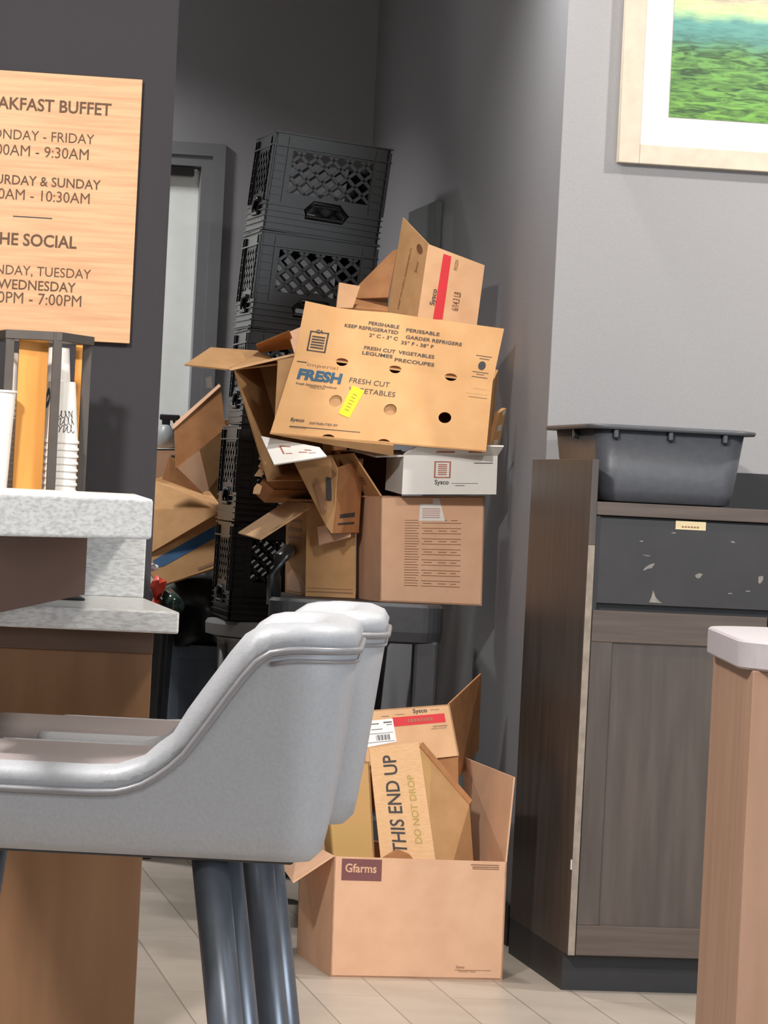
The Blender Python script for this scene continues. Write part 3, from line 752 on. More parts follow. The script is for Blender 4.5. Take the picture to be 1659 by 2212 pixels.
# ================================================================== grey can under the crates, trash can, bin
lc = P(655, 1350, 10.22)
zl1 = P(500, 1342, 10.0).z
gc = thing('garbage_can', 'round grey lidded can carrying the stack of black crates', 'trash can', (lc.x, 10.22, 0))
bm = bmesh.new(); lathe(bm, (lc.x, 10.22, 0), [(0.20, 0), (0.205, 0.01), (0.245, zl1-0.06), (0.25, zl1-0.05)], 48); obj('can_body', bm, 'greycan', gc, smooth=False)
bm = bmesh.new(); lathe(bm, (lc.x, 10.22, 0), [(0.265, zl1-0.046), (0.279, zl1-0.042), (0.281, zl1-0.012), (0.275, zl1-0.002), (0.25, zl1), (0.1, zl1)], 64); obj('can_lid', bm, 'greycan', gc, smooth=False)
for k in range(24):
    a = 2*math.pi*k/24
    if k % 6 == 0:
        bm = bmesh.new(); c = Vector((lc.x+0.232*math.cos(a+0.5), 10.22+0.232*math.sin(a+0.5), 0))
        tube(bm, [c+UZ*0.1, c+UZ*(zl1-0.07)+Vector((0.02*math.cos(a+0.5), 0.02*math.sin(a+0.5), 0))], 0.012, 10); obj('can_rib', bm, 'greycan', gc, smooth=True)
tc_ = P(418, 1400, 10.85); ztc = P(418, 1392, 10.7).z
tcn = thing('trash_can', 'blue-grey trash can with bulging black liner below the tilted boxes', 'trash can', (tc_.x+0.06, 10.85, 0))
cxx = tc_.x+0.06
bm = bmesh.new(); lathe(bm, (cxx, 10.85, 0), [(0.16, 0), (0.165, 0.008), (0.205, ztc-0.04), (0.215, ztc-0.038), (0.217, ztc), (0.205, ztc)], 40, cap=False); obj('can_body', bm, 'bluecan', tcn, smooth=False)
bm = bmesh.new()
zbt = P(420, 1244, 10.75).z
lathe(bm, (cxx, 10.85, 0), [(0.222, ztc-0.005), (0.236, ztc+0.03), (0.25, ztc+0.1), (0.24, zbt-0.05), (0.18, zbt-0.012), (0.08, zbt)], 40)
for v in bm.verts:
    k = 0.93+0.09*math.sin(v.co.x*37+v.co.z*29)+0.05*math.sin(v.co.y*51-v.co.z*43)
    v.co.x = cxx+(v.co.x-cxx)*k; v.co.y = 10.85+(v.co.y-10.85)*k
obj('liner', bm, 'bag', tcn, smooth=True)
bp = P(335, 1400, 10.3); zbb = P(345, 1308, 10.3).z
bn = thing('waste_bin', 'narrow black waste bin between the counter and the blue-grey can', 'bin', (bp.x-0.05, 10.42, 0))
bxl = P(255, 1400, 10.3).x; bxr = P(362, 1400, 10.3).x
bm = bmesh.new()
def bl_(ins, z): return [Vector((a, b, z)) for a, b in rrect(bxl+ins, bxr-ins, 10.3+ins, 10.62-ins, 0.02)]
loft(bm, [bl_(0.02, 0), bl_(0.0, zbb-0.02), bl_(-0.005, zbb-0.018), bl_(-0.005, zbb), bl_(0.006, zbb), bl_(0.02, zbb-0.12)])
obj('bin_body', bm, 'black', bn)
def crumple(c, rx, ry, rz, seed, n=2, amp=0.35):
    bm = bmesh.new(); bmesh.ops.create_icosphere(bm, subdivisions=n, radius=1.0); rr = random.Random(seed)
    for v in bm.verts:
        k = 1+rr.uniform(-amp, amp*0.6); v.co = Vector((c.x+v.co.x*rx*k, c.y+v.co.y*ry*k, c.z+v.co.z*rz*k))
    return bm
tag(obj('food_wrapper', crumple(P(342, 1268, 10.36), 0.022, 0.04, 0.034, 3), 'redwrap'), 'crumpled red wrapper on top of the black waste bin', 'wrapper')
tag(obj('food_wrapper', crumple(P(336, 1305, 10.36), 0.014, 0.03, 0.026, 13), 'redwrap'), 'crumpled red wrapper piece lower in the black waste bin', 'wrapper')
tag(obj('paper_napkin', crumple(P(330, 1226, 10.42), 0.016, 0.03, 0.012, 5), 'paper'), 'scrunched white paper above the red wrapper', 'paper')
g0 = P(348, 1268, 10.44); g1 = P(372, 1300, 10.36)
bm = bmesh.new(); tube(bm, [g0, g0.lerp(g1, 0.35), g0.lerp(g1, 0.5), g1, g1+(g1-g0)*0.35], [0.010, 0.011, 0.022, 0.027, 0.026], 18)
tag(obj('glass_bottle', bm, 'greenglass', smooth=True), 'dark green bottle lying in the trash beside the red wrapper', 'bottle')

# ================================================================== milk crates
def build_crate():
    W = 0.33; Hc = 0.279; T = 0.007
    root = thing('milk_crate', 'x', 'crate', (0, 0, 0), 'stacked black milk crates')
    bm = bmesh.new()
    sides = [(Vector((0, 0, 0)), Vector((1, 0, 0))), (Vector((W, 0, 0)), Vector((0, 1, 0))), (Vector((W, W, 0)), Vector((-1, 0, 0))), (Vector((0, W, 0)), Vector((0, -1, 0)))]
    handles = []
    wa0, wa1, wb0, wb1 = 0.17, 0.87, 0.40, 0.83
    for o, u in sides:
        n = u.cross(UZ)                            # outward
        Q = [o, o+u*W, o+u*W+UZ*Hc, o+UZ*Hc]
        win = [(wa0, wb0), (0.40, wb0), (0.45, wb0+0.03), (0.60, wb0+0.03), (0.65, wb0), (wa1, wb0), (wa1, wb1), (wa0, wb1)]
        hole = [(0.37, 0.20), (0.66, 0.20), (0.69, 0.245), (0.62, 0.31), (0.42, 0.31), (0.36, 0.25)]
        add_plate(bm, Q, T, None, [win, hole])
        f = qmap(Q)
        # lattice
        x0, x1, z0, z1 = wa0*W, wa1*W, wb0*Hc, wb1*Hc
        sl = 0.92; stp = 0.043
        for sgn in (1, -1):
            c = -0.6
            while c < 0.6:
                seg = []
                # line z = z0 + sgn*sl*(x - x0) + c
                xa, xb = x0, x1
                za, zb = z0+sgn*sl*(xa-x0)+c, z0+sgn*sl*(xb-x0)+c
                def cut(z): return x0+(z-z0-c)/(sgn*sl)
                lo, hi = sorted((cut(z0), cut(z1)))
                lo = max(lo, x0); hi = min(hi, x1)
                if hi-lo > 0.004:
                    pA = Vector((lo, 0, z0+sgn*sl*(lo-x0)+c)); pB = Vector((hi, 0, z0+sgn*sl*(hi-x0)+c))
                    d = (pB-pA); nn = Vector((-d.z, 0, d.x)).normalized()*0.0045
                    def to(p, dep): return o+u*p.x+UZ*p.z-n*dep
                    add_hex(bm, [to(pA-nn, 0.012), to(pB-nn, 0.012), to(pB-nn, 0.0), to(pA-nn, 0.0), to(pA+nn, 0.012), to(pB+nn, 0.012), to(pB+nn, 0.0), to(pA+nn, 0.0)])
                c += stp
        # ribs
        for b in (0.02, 0.085, 0.145, 0.205, 0.265):
            for a0, a1 in (((0.0, 0.34), (0.71, 1.0)) if 0.18 < b < 0.3 else ((0.0, 1.0),)):
                add_box(bm, o+u*(a0*W)+UZ*(b*Hc-0.0015), u*((a1-a0)*W), n*0.006, UZ*0.003)
        for b in (0.86, 0.993):
            add_box(bm, o+u*(-0.004)+UZ*(b*Hc-0.002), u*(W+0.008), n*0.008, UZ*0.004)
        for a in (0.0, 0.12, 0.88, 0.99):
            add_box(bm, o+u*(a*W)+UZ*(0.3*Hc), u*0.004, n*0.006, UZ*(0.66*Hc))
        for b in (0.36, 0.44, 0.52, 0.60, 0.68, 0.76):
            for a in (0.02, 0.9): add_box(bm, o+u*(a*W)+UZ*(b*Hc), u*(0.09*W), n*0.004, UZ*0.003)
        handles.append((o, u, n))
    for k in range(9):
        add_box(bm, (0.01+k*0.036, 0.004, 0.003), (0.008, 0, 0), (0, W-0.008, 0), (0, 0, 0.006))
        add_box(bm, (0.004, 0.01+k*0.036, 0.003), (W-0.008, 0, 0), (0, 0.008, 0), (0, 0, 0.006))
    obj('crate_body', bm, 'crate', root)
    for o, u, n in handles:
        bm = bmesh.new()
        ring = [(0.35, 0.185), (0.67, 0.185), (0.705, 0.245), (0.63, 0.335), (0.41, 0.335), (0.345, 0.25)]
        pts = [o+u*(a*W)+UZ*(b*Hc)+n*0.004 for a, b in ring]; tube(bm, pts+pts[:2], 0.006, 8, cap=False)
        obj('grip_rim', bm, 'crate', root, smooth=True)
    return root
crate = build_crate()
# front-left edge of the leaning stack, bottom to top, and how each crate turns
edge = [(492, 1340), (506, 1126), (522, 916), (541, 707), (567, 494), (598, 279)]
clabels = ['black milk crate at the bottom of the leaning stack on the can', 'black milk crate second from the bottom of the stack', 'black milk crate in the middle of the stack behind the heap',
           'second black milk crate from the top of the stack', 'topmost black milk crate of the leaning stack']
for i in range(5):
    a = P(*edge[i], 10.0); b = P(*edge[i+1], 10.0)
    if i == 0: a.z = zl1+0.002
    v = (b-a); hgt = v.length; v.normalize()
    yaw = AY+(0.02, 0.035, 0.0, 0.02, 0.03)[i]
    u = Vector((math.cos(yaw), math.sin(yaw), 0)); u = (u-v*u.dot(v)).normalized(); wv = v.cross(u)
    o = crate if i == 0 else copy_tree(crate)
    o['label'] = clabels[i]
    k = hgt*0.988/0.2795
    o.matrix_world = Matrix(((u.x, wv.x, v.x*k, a.x), (u.y, wv.y, v.y*k, a.y), (u.z, wv.z, v.z*k, a.z), (0, 0, 0, 1)))

# ================================================================== the boxes
G = 'cardboard boxes in the corner heap'
# --- big box on the floor
f0, f1 = PF(713, 2110), PF(1085, 2117)
zt_b = P(722, 1850, f0.y).z
Q = [f0, f1, P(1095, 1862, f1.y+0.0), P(722, 1850, f0.y)]
t, Q, B = carton('large open cardboard box on the tiled floor with plum logo', Q, D=0.38, m='cardpink')
def near(p, Y): return P(p[0], p[1], Y)
LH0, LH1 = Q[3], B[3]
plate_obj('flap', [LH1, LH0, P(634, 1908, Q[3].y-0.03), P(606, 1868, B[3].y-0.05)], 'cardpink', t)
plate_obj('flap', [Q[2], B[2], P(1005, 1636, B[2].y+0.04), P(1113, 1679, Q[2].y+0.02)], 'cardpink', t)
plate_obj('flap', [B[2], B[3], B[3]+Vector((0.0, 0.10, -0.16)), B[2]+Vector((0, 0.10, -0.16))], 'cardpink', t)
lg = decal('printed_logo', t, Q, 0.045, 0.805, 0.275, 0.985, 'inkplum', label='plum rectangle with pale lettering')
lettering(lg, Q, [('Gfarms', 0.155, 0.875, dict(width=0.072, align='c', bold=0.02, hscale=1.1, lift=0.0012))], 'cardpink')
decals('printed_lines', t, Q, [(0.79, 0.963, 0.955, 0.972), (0.80, 0.945, 0.955, 0.954), (0.80, 0.93, 0.955, 0.938), (0.72, 0.075, 0.93, 0.079)], 'inkfade')
lettering(t, Q, [('Sysco', 0.725, 0.092, dict(width=0.02, bold=0.02)), ('Houston, Texas', 0.74, 0.06, dict(width=0.04))], 'inkfade')
# --- contents: THIS END UP box
def clampfloor(p, z=0.01):
    return Vector((p.x, p.y, max(z, p.z)))
Yg = f0.y+0.12
QG = PX((822, 1851, Yg), (941, 1860, Yg+0.02), (905, 1603, Yg+0.09), (797, 1616, Yg+0.07))
dn = (QG[0]-QG[3])*0.35
t2 = thing('cardboard_box', 'narrow box reading THIS END UP leaning inside the large floor box', 'box', (QG[0].x, QG[0].y, QG[0].z+dn.z), G)
QGx = [QG[0]+dn, QG[1]+(QG[1]-QG[2])*0.35, QG[2], QG[3]]
plate_obj('front_panel', QGx, 'cardlight', t2)
RQ = [QGx[1], P(1036, 1890, Yg+0.12)-UZ*0.10, P(1014, 1738, Yg+0.12), QG[2]]
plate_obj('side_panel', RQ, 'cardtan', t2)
re = PX((908, 1612, Yg+0.088), (1014, 1738, Yg+0.118), (1020, 1728, Yg+0.13), (914, 1603, Yg+0.10))
poly_obj('rim_fold', re, 'cardbrown', t2, t=0.006)
bm = bmesh.new(); wv = RQ[1]-RQ[0]
add_plate(bm, [QGx[0]+wv, QGx[1]+wv, QGx[2]+Vector((wv.x, wv.y, 0))*0.95-UZ*0.13, QGx[3]+Vector((wv.x, wv.y, 0))*0.9-UZ*0.13], 0.004); obj('back_panel', bm, 'cardtan', t2)
torn = PX((826, 1853, Yg-0.006), (858, 1834, Yg-0.008), (884, 1845, Yg-0.006), (893, 1856, Yg-0.004))
poly_obj('torn_corner', torn, 'cardbrown', t2, t=0.003)
QT = QG
lettering(t2, QT, [('THIS END UP', 0.50, 0.045, dict(width=0.222, rot=90, bold=0.012, hscale=1.25))], 'ink')
lettering(t2, QT, [('DO NOT DROP', 0.80, 0.14, dict(width=0.15, rot=90, bold=0.01, hscale=1.1))], 'inkolive')
for k in range(4):
    pass
RQv = PX((941, 1860, Yg+0.018), (1032, 1862, Yg+0.115), (1014, 1738, Yg+0.118), (905, 1603, Yg+0.088))
decal('printed_band', t2, RQ, 0, 0, 0, 0, 'cardolive', outline=[(0.02, 0.35), (0.22, 0.35), (0.2, 0.96), (0.02, 0.97)])
decal('stain', t2, RQ, 0, 0, 0, 0, 'inkfade', outline=[(0.42, 0.42), (0.55, 0.40), (0.60, 0.55), (0.50, 0.78), (0.45, 0.80), (0.47, 0.6)])
decal('stain', t2, RQ, 0, 0, 0, 0, 'inkfade', outline=[(0.66, 0.45), (0.82, 0.4), (0.80, 0.52), (0.72, 0.62), (0.66, 0.80), (0.62, 0.82)])
# --- olive box left of it
Y2 = f0.y+0.09
Q2 = [P(733, 1860, Y2)-UZ*0.12, P(822, 1862, Y2+0.01)-UZ*0.12, P(798, 1645, Y2+0.07), P(700, 1650, Y2+0.06)]
t3, Q2, B2 = carton('yellowish box with olive print left of the THIS END UP box', Q2, D=0.14, m='cardolive', walls='FBLRDT')
Q3 = PX((672, 1798, Y2+0.22), (728, 1797, Y2+0.22), (728, 1764, Y2+0.23), (672, 1766, Y2+0.23))
t3b = thing('cardboard_box', 'small pale box corner with round green print behind the stool', 'box', Q3[0], G)
bmq, _, _ = carton_body([Q3[0]-UZ*0.10, Q3[1]-UZ*0.10, Q3[2], Q3[3]], 0.08, None, 'FBLRDT'); obj('box_body', bmq, 'cardlight', t3b)
lettering(t3b, Q3, [('O', 0.72, 0.2, dict(height=0.02, align='c', bold=0.03))], 'inkolive')
# --- red strip box behind, leaning
Yh = f0.y+0.27
QH = PX((788, 1655, Yh-0.02), (992, 1632, Yh), (971, 1521, Yh+0.04), (772, 1536, Yh+0.03))
t4, QH, BH = carton('box with red strip and white shipping label behind THIS END UP box', QH, D=0.12, m='card', walls='FBLRT')
plate_obj('side_flap', PX((780, 1760, Yh+0.02), (990, 1705, Yh+0.02), (990, 1634, Yh+0.012), (786, 1657, Yh+0.0)), 'cardbrown', t4)
plate_obj('flap', PX((992, 1680, Yh+0.14), (1034, 1620, Yh+0.50), (1040, 1455, Yh+0.36), (970, 1521, Yh+0.05)), 'cardbrown', t4)
decal('printed_stripe', t4, QH, 0.36, 0.66, 0.925, 0.83, 'inkred', label='red printed strip')
sl_ = decal('shipping_label', t4, QH, 0, 0, 0, 0, 'paper', outline=[(-0.0, 0.32), (0.37, 0.38), (0.365, 0.81), (0.02, 0.80)], label='white address label with barcode', lift=0.001)
decals('barcode', sl_, QH, [(0.16+0.012*k, 0.43, 0.16+0.012*k+0.003+0.003*(k % 3), 0.53) for k in range(13)]+[(0.02, 0.555, 0.35, 0.562), (0.03, 0.40, 0.35, 0.407), (0.12, 0.63, 0.24, 0.64), (0.09, 0.73, 0.21, 0.745), (0.26, 0.74, 0.35, 0.76), (0.29, 0.70, 0.35, 0.71)], 'ink', lift=0.0016)
lettering(t4, QH, [('Sysco', 0.67, 0.88, dict(width=0.034, align='c', bold=0.02)), ('KEEP FROZEN', 0.78, 0.58, dict(width=0.034)), ('PRODUCT OF USA', 0.76, 0.54, dict(width=0.036))], 'ink')
decals('printed_rule', t4, QH, [(0.25, 0.86, 0.33, 0.868), (0.40, 0.875, 0.50, 0.88), (0.78, 0.915, 0.88, 0.92)], 'ink')
decals('faded_print', t4, QH, [(0.52+0.035*k, 0.71, 0.545+0.035*k, 0.775) for k in range(8)], 'inkrust', lift=0.0012)

# --- list carton on the cart
Y1 = 8.92
QA = [P(820, 1300, Y1), P(1041, 1306, Y1+0.065), P(1047, 1072, Y1+0.065), P(822, 1072, Y1)]
QA[0].z = QA[1].z = zc+0.001
t5, QA, BA = carton('upright box with printed list on its front standing on the cart', QA, D=0.25, m='cardpink', walls='FBLRDT')
BA3 = BA[3]
rows = []
for k in range(26):
    b = 0.16+k*0.0245
    if k % 2 == 0: rows.append((0.235, b, 0.37, b+0.005))
    else: rows.append((0.235, b, 0.35+0.03*((k*7) % 3)/2, b+0.004))
    if k % 2 == 0: rows.append((0.40, b, 0.78, b+0.0045))
    elif k % 4 == 1: rows += [(0.42, b, 0.50, b+0.005), (0.56, b, 0.64, b+0.005), (0.68, b, 0.74, b+0.005)]
decals('printed_list', t5, QA, rows, 'inkbrown')
decal('label_patch', t5, QA, 0, 0, 0, 0, 'cardwhite', outline=[(0.37, 0.77), (0.62, 0.77), (0.585, 0.90), (0.56, 0.98), (0.50, 0.98), (0.50, 0.93), (0.38, 0.93)], lift=0.0012, label='torn pale label patch')
decals('label_print', t5, QA, [(0.40, 0.80+0.02*k, 0.57, 0.806+0.02*k) for k in range(5)], 'inkrust', lift=0.0016)
plate_obj('flap', [BA[3], QA[3], P(762, 980, Y1-0.005), P(712, 985, Y1+0.2)], 'cardtan', t5)
FQ = [BA[3], QA[3], P(762, 980, Y1-0.005), P(712, 985, Y1+0.2)]
decals('flap_print', t5, FQ, [(0.25, 0.3+0.05*k, 0.8, 0.32+0.05*k) for k in range(4)], 'inkfade')
# --- small box left of it
Yb = 9.06
QB = [P(660, 1280, Yb), P(768, 1283, Yb+0.025), P(768, 1088, Yb+0.025), P(663, 1086, Yb)]
QB[0].z = QB[1].z = zc+0.001
t6, QB, BB = carton('short brown box with one flap sticking out left on the cart', QB, wv=(P(616, 1268, Yb+0.24)-P(660, 1280, Yb)).xy.to_3d(), m='cardtan')
plate_obj('flap', PX((668, 1096, Yb), (622, 1080, Yb+0.22), (514, 1150, Yb+0.17), (562, 1164, Yb-0.05)), 'cardlight', t6)
plate_obj('front_flap', PX((685, 1140, Yb-0.03), (760, 1128, Yb-0.01), (757, 1161, Yb-0.04), (689, 1179, Yb-0.06)), 'cardpink', t6)
decals('packing_tape', t6, QB, [(0.02, 0.045, 0.95, 0.06), (0.02, 0.085, 0.95, 0.093)], 'inkfade')
LQ = [BB[0], QB[0], QB[3], BB[3]]
decals('side_print', t6, LQ, [(0.15, 0.68, 0.8, 0.72), (0.15, 0.60, 0.75, 0.63), (0.2, 0.78, 0.8, 0.81)], 'inkfade')
decal('scuff_patch', t6, LQ, 0, 0, 0, 0, 'cardpink', outline=[(0.1, 0.03), (0.95, 0.03), (0.95, 0.12), (0.8, 0.2), (0.35, 0.27), (0.1, 0.2)])
# --- tumbled box
Yt = 8.93
QC = PX((704, 1140, Yt-0.02), (716, 1152, Yt-0.02), (728, 1012, Yt-0.05), (634, 997, Yt+0.06))
t7 = thing('cardboard_box', 'tumbled box with dark print wedged above the short brown box', 'box', QC[0], G)
poly_obj('front_panel', PX((704, 1136, Yt-0.02), (716, 1152, Yt-0.02), (722, 1100, Yt-0.03), (728, 1012, Yt-0.05), (714, 983, Yt-0.02), (634, 997, Yt+0.06)), 'cardtan', t7)
plate_obj('side_panel', PX((716, 1152, Yt-0.015), (775, 1150, Yt+0.13), (785, 990, Yt+0.13), (728, 1012, Yt-0.045)), 'cardbrown', t7)
plate_obj('back_panel', PX((716, 1150, Yt+0.14), (775, 1152, Yt+0.135), (785, 990, Yt+0.135), (650, 985, Yt+0.18)), 'cardbrown', t7)
decals('side_print', t7, PX((716, 1152, Yt-0.015), (775, 1150, Yt+0.13), (785, 990, Yt+0.13), (728, 1012, Yt-0.045)), [(0.25, 0.22, 0.8, 0.28), (0.2, 0.12, 0.8, 0.15)], 'ink')
QCm = PX((680, 1110, Yt+0.0), (722, 1110, Yt-0.033), (726, 1030, Yt-0.047), (672, 1022, Yt+0.022))
decals('panel_print', t7, QCm, [(0.68, 0.35, 0.88, 0.95)], 'ink', lift=0.009)
decal('panel_print', t7, QCm, 0, 0, 0, 0, 'inkfade', outline=[(0.15, 0.75), (0.3, 0.9), (0.55, 0.4), (0.62, 0.1), (0.5, 0.0)], lift=0.009)

# --- white carton
Yw = 8.86
QW = PX((868, 1068, Yw), (1072, 1068, Yw+0.05), (1075, 985, Yw+0.05), (872, 983, Yw))
t8, QW, BW = carton('shallow white carton lying on the upright list box', QW, wv=P(832, 1058, Yw+0.2)-P(868, 1068, Yw), m='cardwhite', walls='FBLRD')
plate_obj('front_flap', PX((872, 983, Yw), (1075, 985, Yw+0.05), (1088, 965, Yw+0.0), (905, 962, Yw-0.03)), 'cardwhite', t8)
plate_obj('side_flap', PX((872, 983, Yw), (838, 978, Yw+0.2), (755, 970, Yw+0.2), (812, 985, Yw+0.02)), 'cardwhite', t8)
QWf = QW
cr_ = []
decals('printed_crest', t8, QW, [(0.33+0.02*0, 0.44, 0.345, 0.82), (0.49, 0.44, 0.505, 0.82), (0.33, 0.42, 0.505, 0.45), (0.33, 0.82, 0.505, 0.85)]+[(0.37, 0.5+0.05*k, 0.465, 0.525+0.05*k) for k in range(6)], 'inkrust')
lettering(t8, QW, [('Sysco', 0.34, 0.26, dict(width=0.036, bold=0.02))], 'ink')
decals('printed_rule', t8, QW, [(0.52, 0.28, 0.80, 0.29), (0.56, 0.22, 0.66, 0.235), (0.75, 0.80, 0.95, 0.82)], 'ink')
FW = PX((872, 983, Yw), (1075, 985, Yw+0.05), (1088, 965, Yw+0.0), (905, 962, Yw-0.03))
decals('flap_print', t8, FW, [(0.3, 0.3, 0.5, 0.45), (0.65, 0.35, 0.8, 0.5)], 'inkrust')

# --- open box in the gap behind
Yo = 9.06
QO = PX((732, 1074, Yo), (868, 1074, Yo+0.02), (868, 972, Yo+0.02), (732, 972, Yo))
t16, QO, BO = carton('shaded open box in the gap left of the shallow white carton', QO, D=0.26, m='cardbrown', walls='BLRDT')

# --- big vegetable box
Yv = 8.78
QV = PX((583, 937, Yv+0.0), (1050, 976, Yv+0.05), (1064, 826, Yv+0.11), (637, 766, Yv+0.06))
Wv = (QV[1]-QV[0]).length; Hv = (QV[3]-QV[0]).length
def inv(Q, px, py, Y=None):
    """unit coordinates on quad Q of a pixel (bilinear, by iteration)"""
    def pr(p):
        d = Vector((p.x, p.y, p.z-CH)); x = d.dot(xr); y = d.dot(up); z = d.dot(fw)
        return 829.5+F*x/z, 1106-F*y/z
    f = qmap(Q); a = b = 0.5
    for _ in range(25):
        x, y = pr(f(a, b)); e = 1e-3
        xa, ya = pr(f(a+e, b)); xb, yb = pr(f(a, b+e))
        j11, j12, j21, j22 = (xa-x)/e, (xb-x)/e, (ya-y)/e, (yb-y)/e
        dt = j11*j22-j12*j21; ex, ey = px-x, py-y
        a += (ex*j22-ey*j12)/dt; b += (j11*ey-j21*ex)/dt
    return a, b
ra, rb = 0.0165/Wv, 0.0165/Hv
holes = [circle2(*inv(QV, *c), ra, rb, 22) for c in ((843, 885), (961, 902), (725, 866))]
notT = [inv(QV, 740, 778)[0], inv(QV, 854, 796)[0], inv(QV, 974, 815)[0]]
notB = [inv(QV, 708, 948)[0], inv(QV, 828, 960)[0]]
out = [(0, 0)]
for a in notB: out += circle2(a, 0.0, ra*1.05, rb*0.75, 8, math.pi, 0)
out += [(1, 0), (1, 1)]
for a in notT[::-1]: out += circle2(a, 1.0, ra, rb*0.8, 8, 0, -math.pi)
out += [(0, 1)]
tv, QV, BV = carton('orange-tan fresh cut vegetables box with round holes atop the heap', QV, wv=(0.02, 0.26, 0.04), m='cardorange', walls='FBLRDT', fo=out, fh=holes)
# punched disc still hanging behind the first hole, so it reads as card colour
c1 = qmap(QV)(*inv(QV, 725, 866)); nv_ = qn(QV)
bm = bmesh.new(); fq = qmap(QV); add_poly(bm, [fq(*p)-nv_*0.0045 for p in circle2(*inv(QV, 725, 866), ra*1.3, rb*1.3, 22)], nv_, 0.003); obj('hole_backing', bm, 'cardtan', tv)
bm = bmesh.new(); add_poly(bm, [fq(*p)-nv_*0.008 for p in circle2(*inv(QV, 843, 885), ra*1.3, rb*1.3, 22)], nv_, 0.003); obj('hole_backing', bm, 'cardtan', tv)
FV = [QV[3], QV[2], P(1089, 710, Yv+0.13), P(660, 650, Yv+0.09)]
FV = planar(FV); Hf = (FV[3]-FV[0]).length
outf = [(0, 0)]
for a in notT: outf += circle2(a, 0.0, ra, 0.008/Hf, 8, math.pi, 0)
outf += [(1, 0), (1, 1), (0.62, 0.995), (0.42, 1.0), (0.27, 0.965), (0.17, 0.955), (0, 1)]
plate_obj('top_flap', FV, 'cardorange', tv, outline=outf)
def fi(x, y): return inv(FV, x, y)
def vi(x, y): return inv(QV, x, y)
mp_ = 8.9/F
for s, x, y, wpx in (('PERISHABLE', 796, 701, 66), ('KEEP REFRIGERATED', 744, 706, 116), ('2° C - 3° C', 797, 727, 62), ('FRESH CUT', 786, 754, 68), ('LEGUMES', 782, 765, 66),
                     ('PERISSABLE', 877, 716, 72), ('GARDER REFRIGERE', 876, 731, 122), ('35° F - 38° F', 866, 743, 70), ('VEGETABLES', 860, 764, 78), ('PRECOUPES', 852, 780, 86)):
    lettering(tv, FV, [(s, *fi(x, y), dict(width=wpx*mp_, bold=0.02, height=0.0085))], 'ink')
x0, y0 = fi(662, 757); x1, y1 = fi(711, 722)
decals('printed_box', tv, FV, [(x0, y0, x1, y0+0.02), (x0, y1, x1, y1+0.02), (x0, y0, x0+0.008, y1), (x1-0.008, y0, x1, y1+0.02)]+[(x0+0.015, y0+0.06+0.05*k, x1-0.015, y0+0.085+0.05*k) for k in range(5)], 'ink')
lettering(tv, FV, [('CA', (x0+x1)/2, y0+0.34, dict(height=0.009, align='c', bold=0.03))], 'ink')
x0, y0 = fi(1041, 790)
bm = bmesh.new(); ff = qmap(FV); nf = qn(FV); add_poly(bm, [ff(*p)+nf*0.0009 for p in circle2(x0, y0, 0.019, 0.08, 18)], nf, 0.0006); obj('printed_seal', bm, 'ink', tv)
decals('printed_rule', tv, FV, [(x0-0.04, y0+0.17, x0+0.04, y0+0.18), (x0-0.02, y0+0.12, x0+0.03, y0+0.13), (x0-0.04, y0-0.13, x0+0.04, y0-0.12), (x0-0.02, y0-0.17, x0+0.02, y0-0.16), (x0-0.04, y0-0.22, x0+0.04, y0-0.21)], 'ink')
lettering(tv, QV, [('FRESH', *vi(641, 817), dict(width=100*mp_, bold=0.05, height=0.026))], 'inkblue')
lettering(tv, QV, [('Imperial', *vi(664, 790), dict(width=70*mp_, height=0.008))], 'inkfade')
lettering(tv, QV, [('Fresh Selections Produce', *vi(639, 830), dict(width=92*mp_, height=0.006, bold=0.01)), ('MESCLUN', *vi(668, 838), dict(width=34*mp_, height=0.005))], 'ink')
lettering(tv, QV, [('FRESH CUT', *vi(754, 826), dict(width=92*mp_, height=0.014, bold=0.0)), ('VEGETABLES', *vi(752, 846), dict(width=106*mp_, height=0.014, bold=0.0))], 'ink')
lettering(tv, QV, [('Sysco', *vi(627, 909), dict(width=30*mp_, height=0.009, bold=0.02)), ('DISTRIBUTED BY', *vi(668, 916), dict(width=62*mp_, height=0.006, bold=0.01)), ('HOUSTON TEXAS', *vi(625, 924), dict(width=36*mp_, height=0.004))], 'ink')
x0, y0 = vi(638, 912); x1, y1 = vi(655, 825); 
a, b = vi(625, 921); decals('printed_rule', tv, QV, [(a, b, a+0.33, b+0.008), (vi(641, 781)[0], vi(641, 781)[1], vi(641, 781)[0]+0.05, vi(641, 781)[1]+0.01), (vi(1006, 848)[0], vi(1006, 848)[1], vi(1054, 856)[0], vi(1054, 856)[1]+0.012), (vi(1022, 843)[0], vi(1022, 843)[1]+0.03, vi(1050, 849)[0], vi(1050, 849)[1]+0.045), (vi(1012, 855)[0], vi(1012, 855)[1]-0.01, vi(1052, 861)[0], vi(1052, 861)[1]+0.0)], 'ink')
yl = [vi(762, 833), vi(787, 845), vi(754, 903), vi(731, 893)]
st_ = decal('price_sticker', tv, QV, 0, 0, 0, 0, 'yellow', outline=yl[::-1], lift=0.0014, label='bright yellow sticker')
f = qmap(QV)
YQ = [f(*vi(731, 893)), f(*vi(754, 903)), f(*vi(787, 845)), f(*vi(762, 833))]
decals('faded_print', st_, YQ, [(0.3, 0.2+0.11*k, 0.7, 0.225+0.11*k) for k in range(6)], 'inkolive', lift=0.003)
EL = [BV[0], QV[0], QV[3], BV[3]]
plate_obj('bottom_edge', PX((583, 938, Yv+0.002), (850, 985, Yv+0.05), (850, 962, Yv+0.034), (583, 937, Yv+0.001)), 'cardtan', tv, t=0.006)
plate_obj('end_flap', PX((592, 930, Yv+0.01), (600, 932, Yv+0.005), (640, 770, Yv+0.06), (600, 778, Yv+0.10)), 'cardtan', tv)
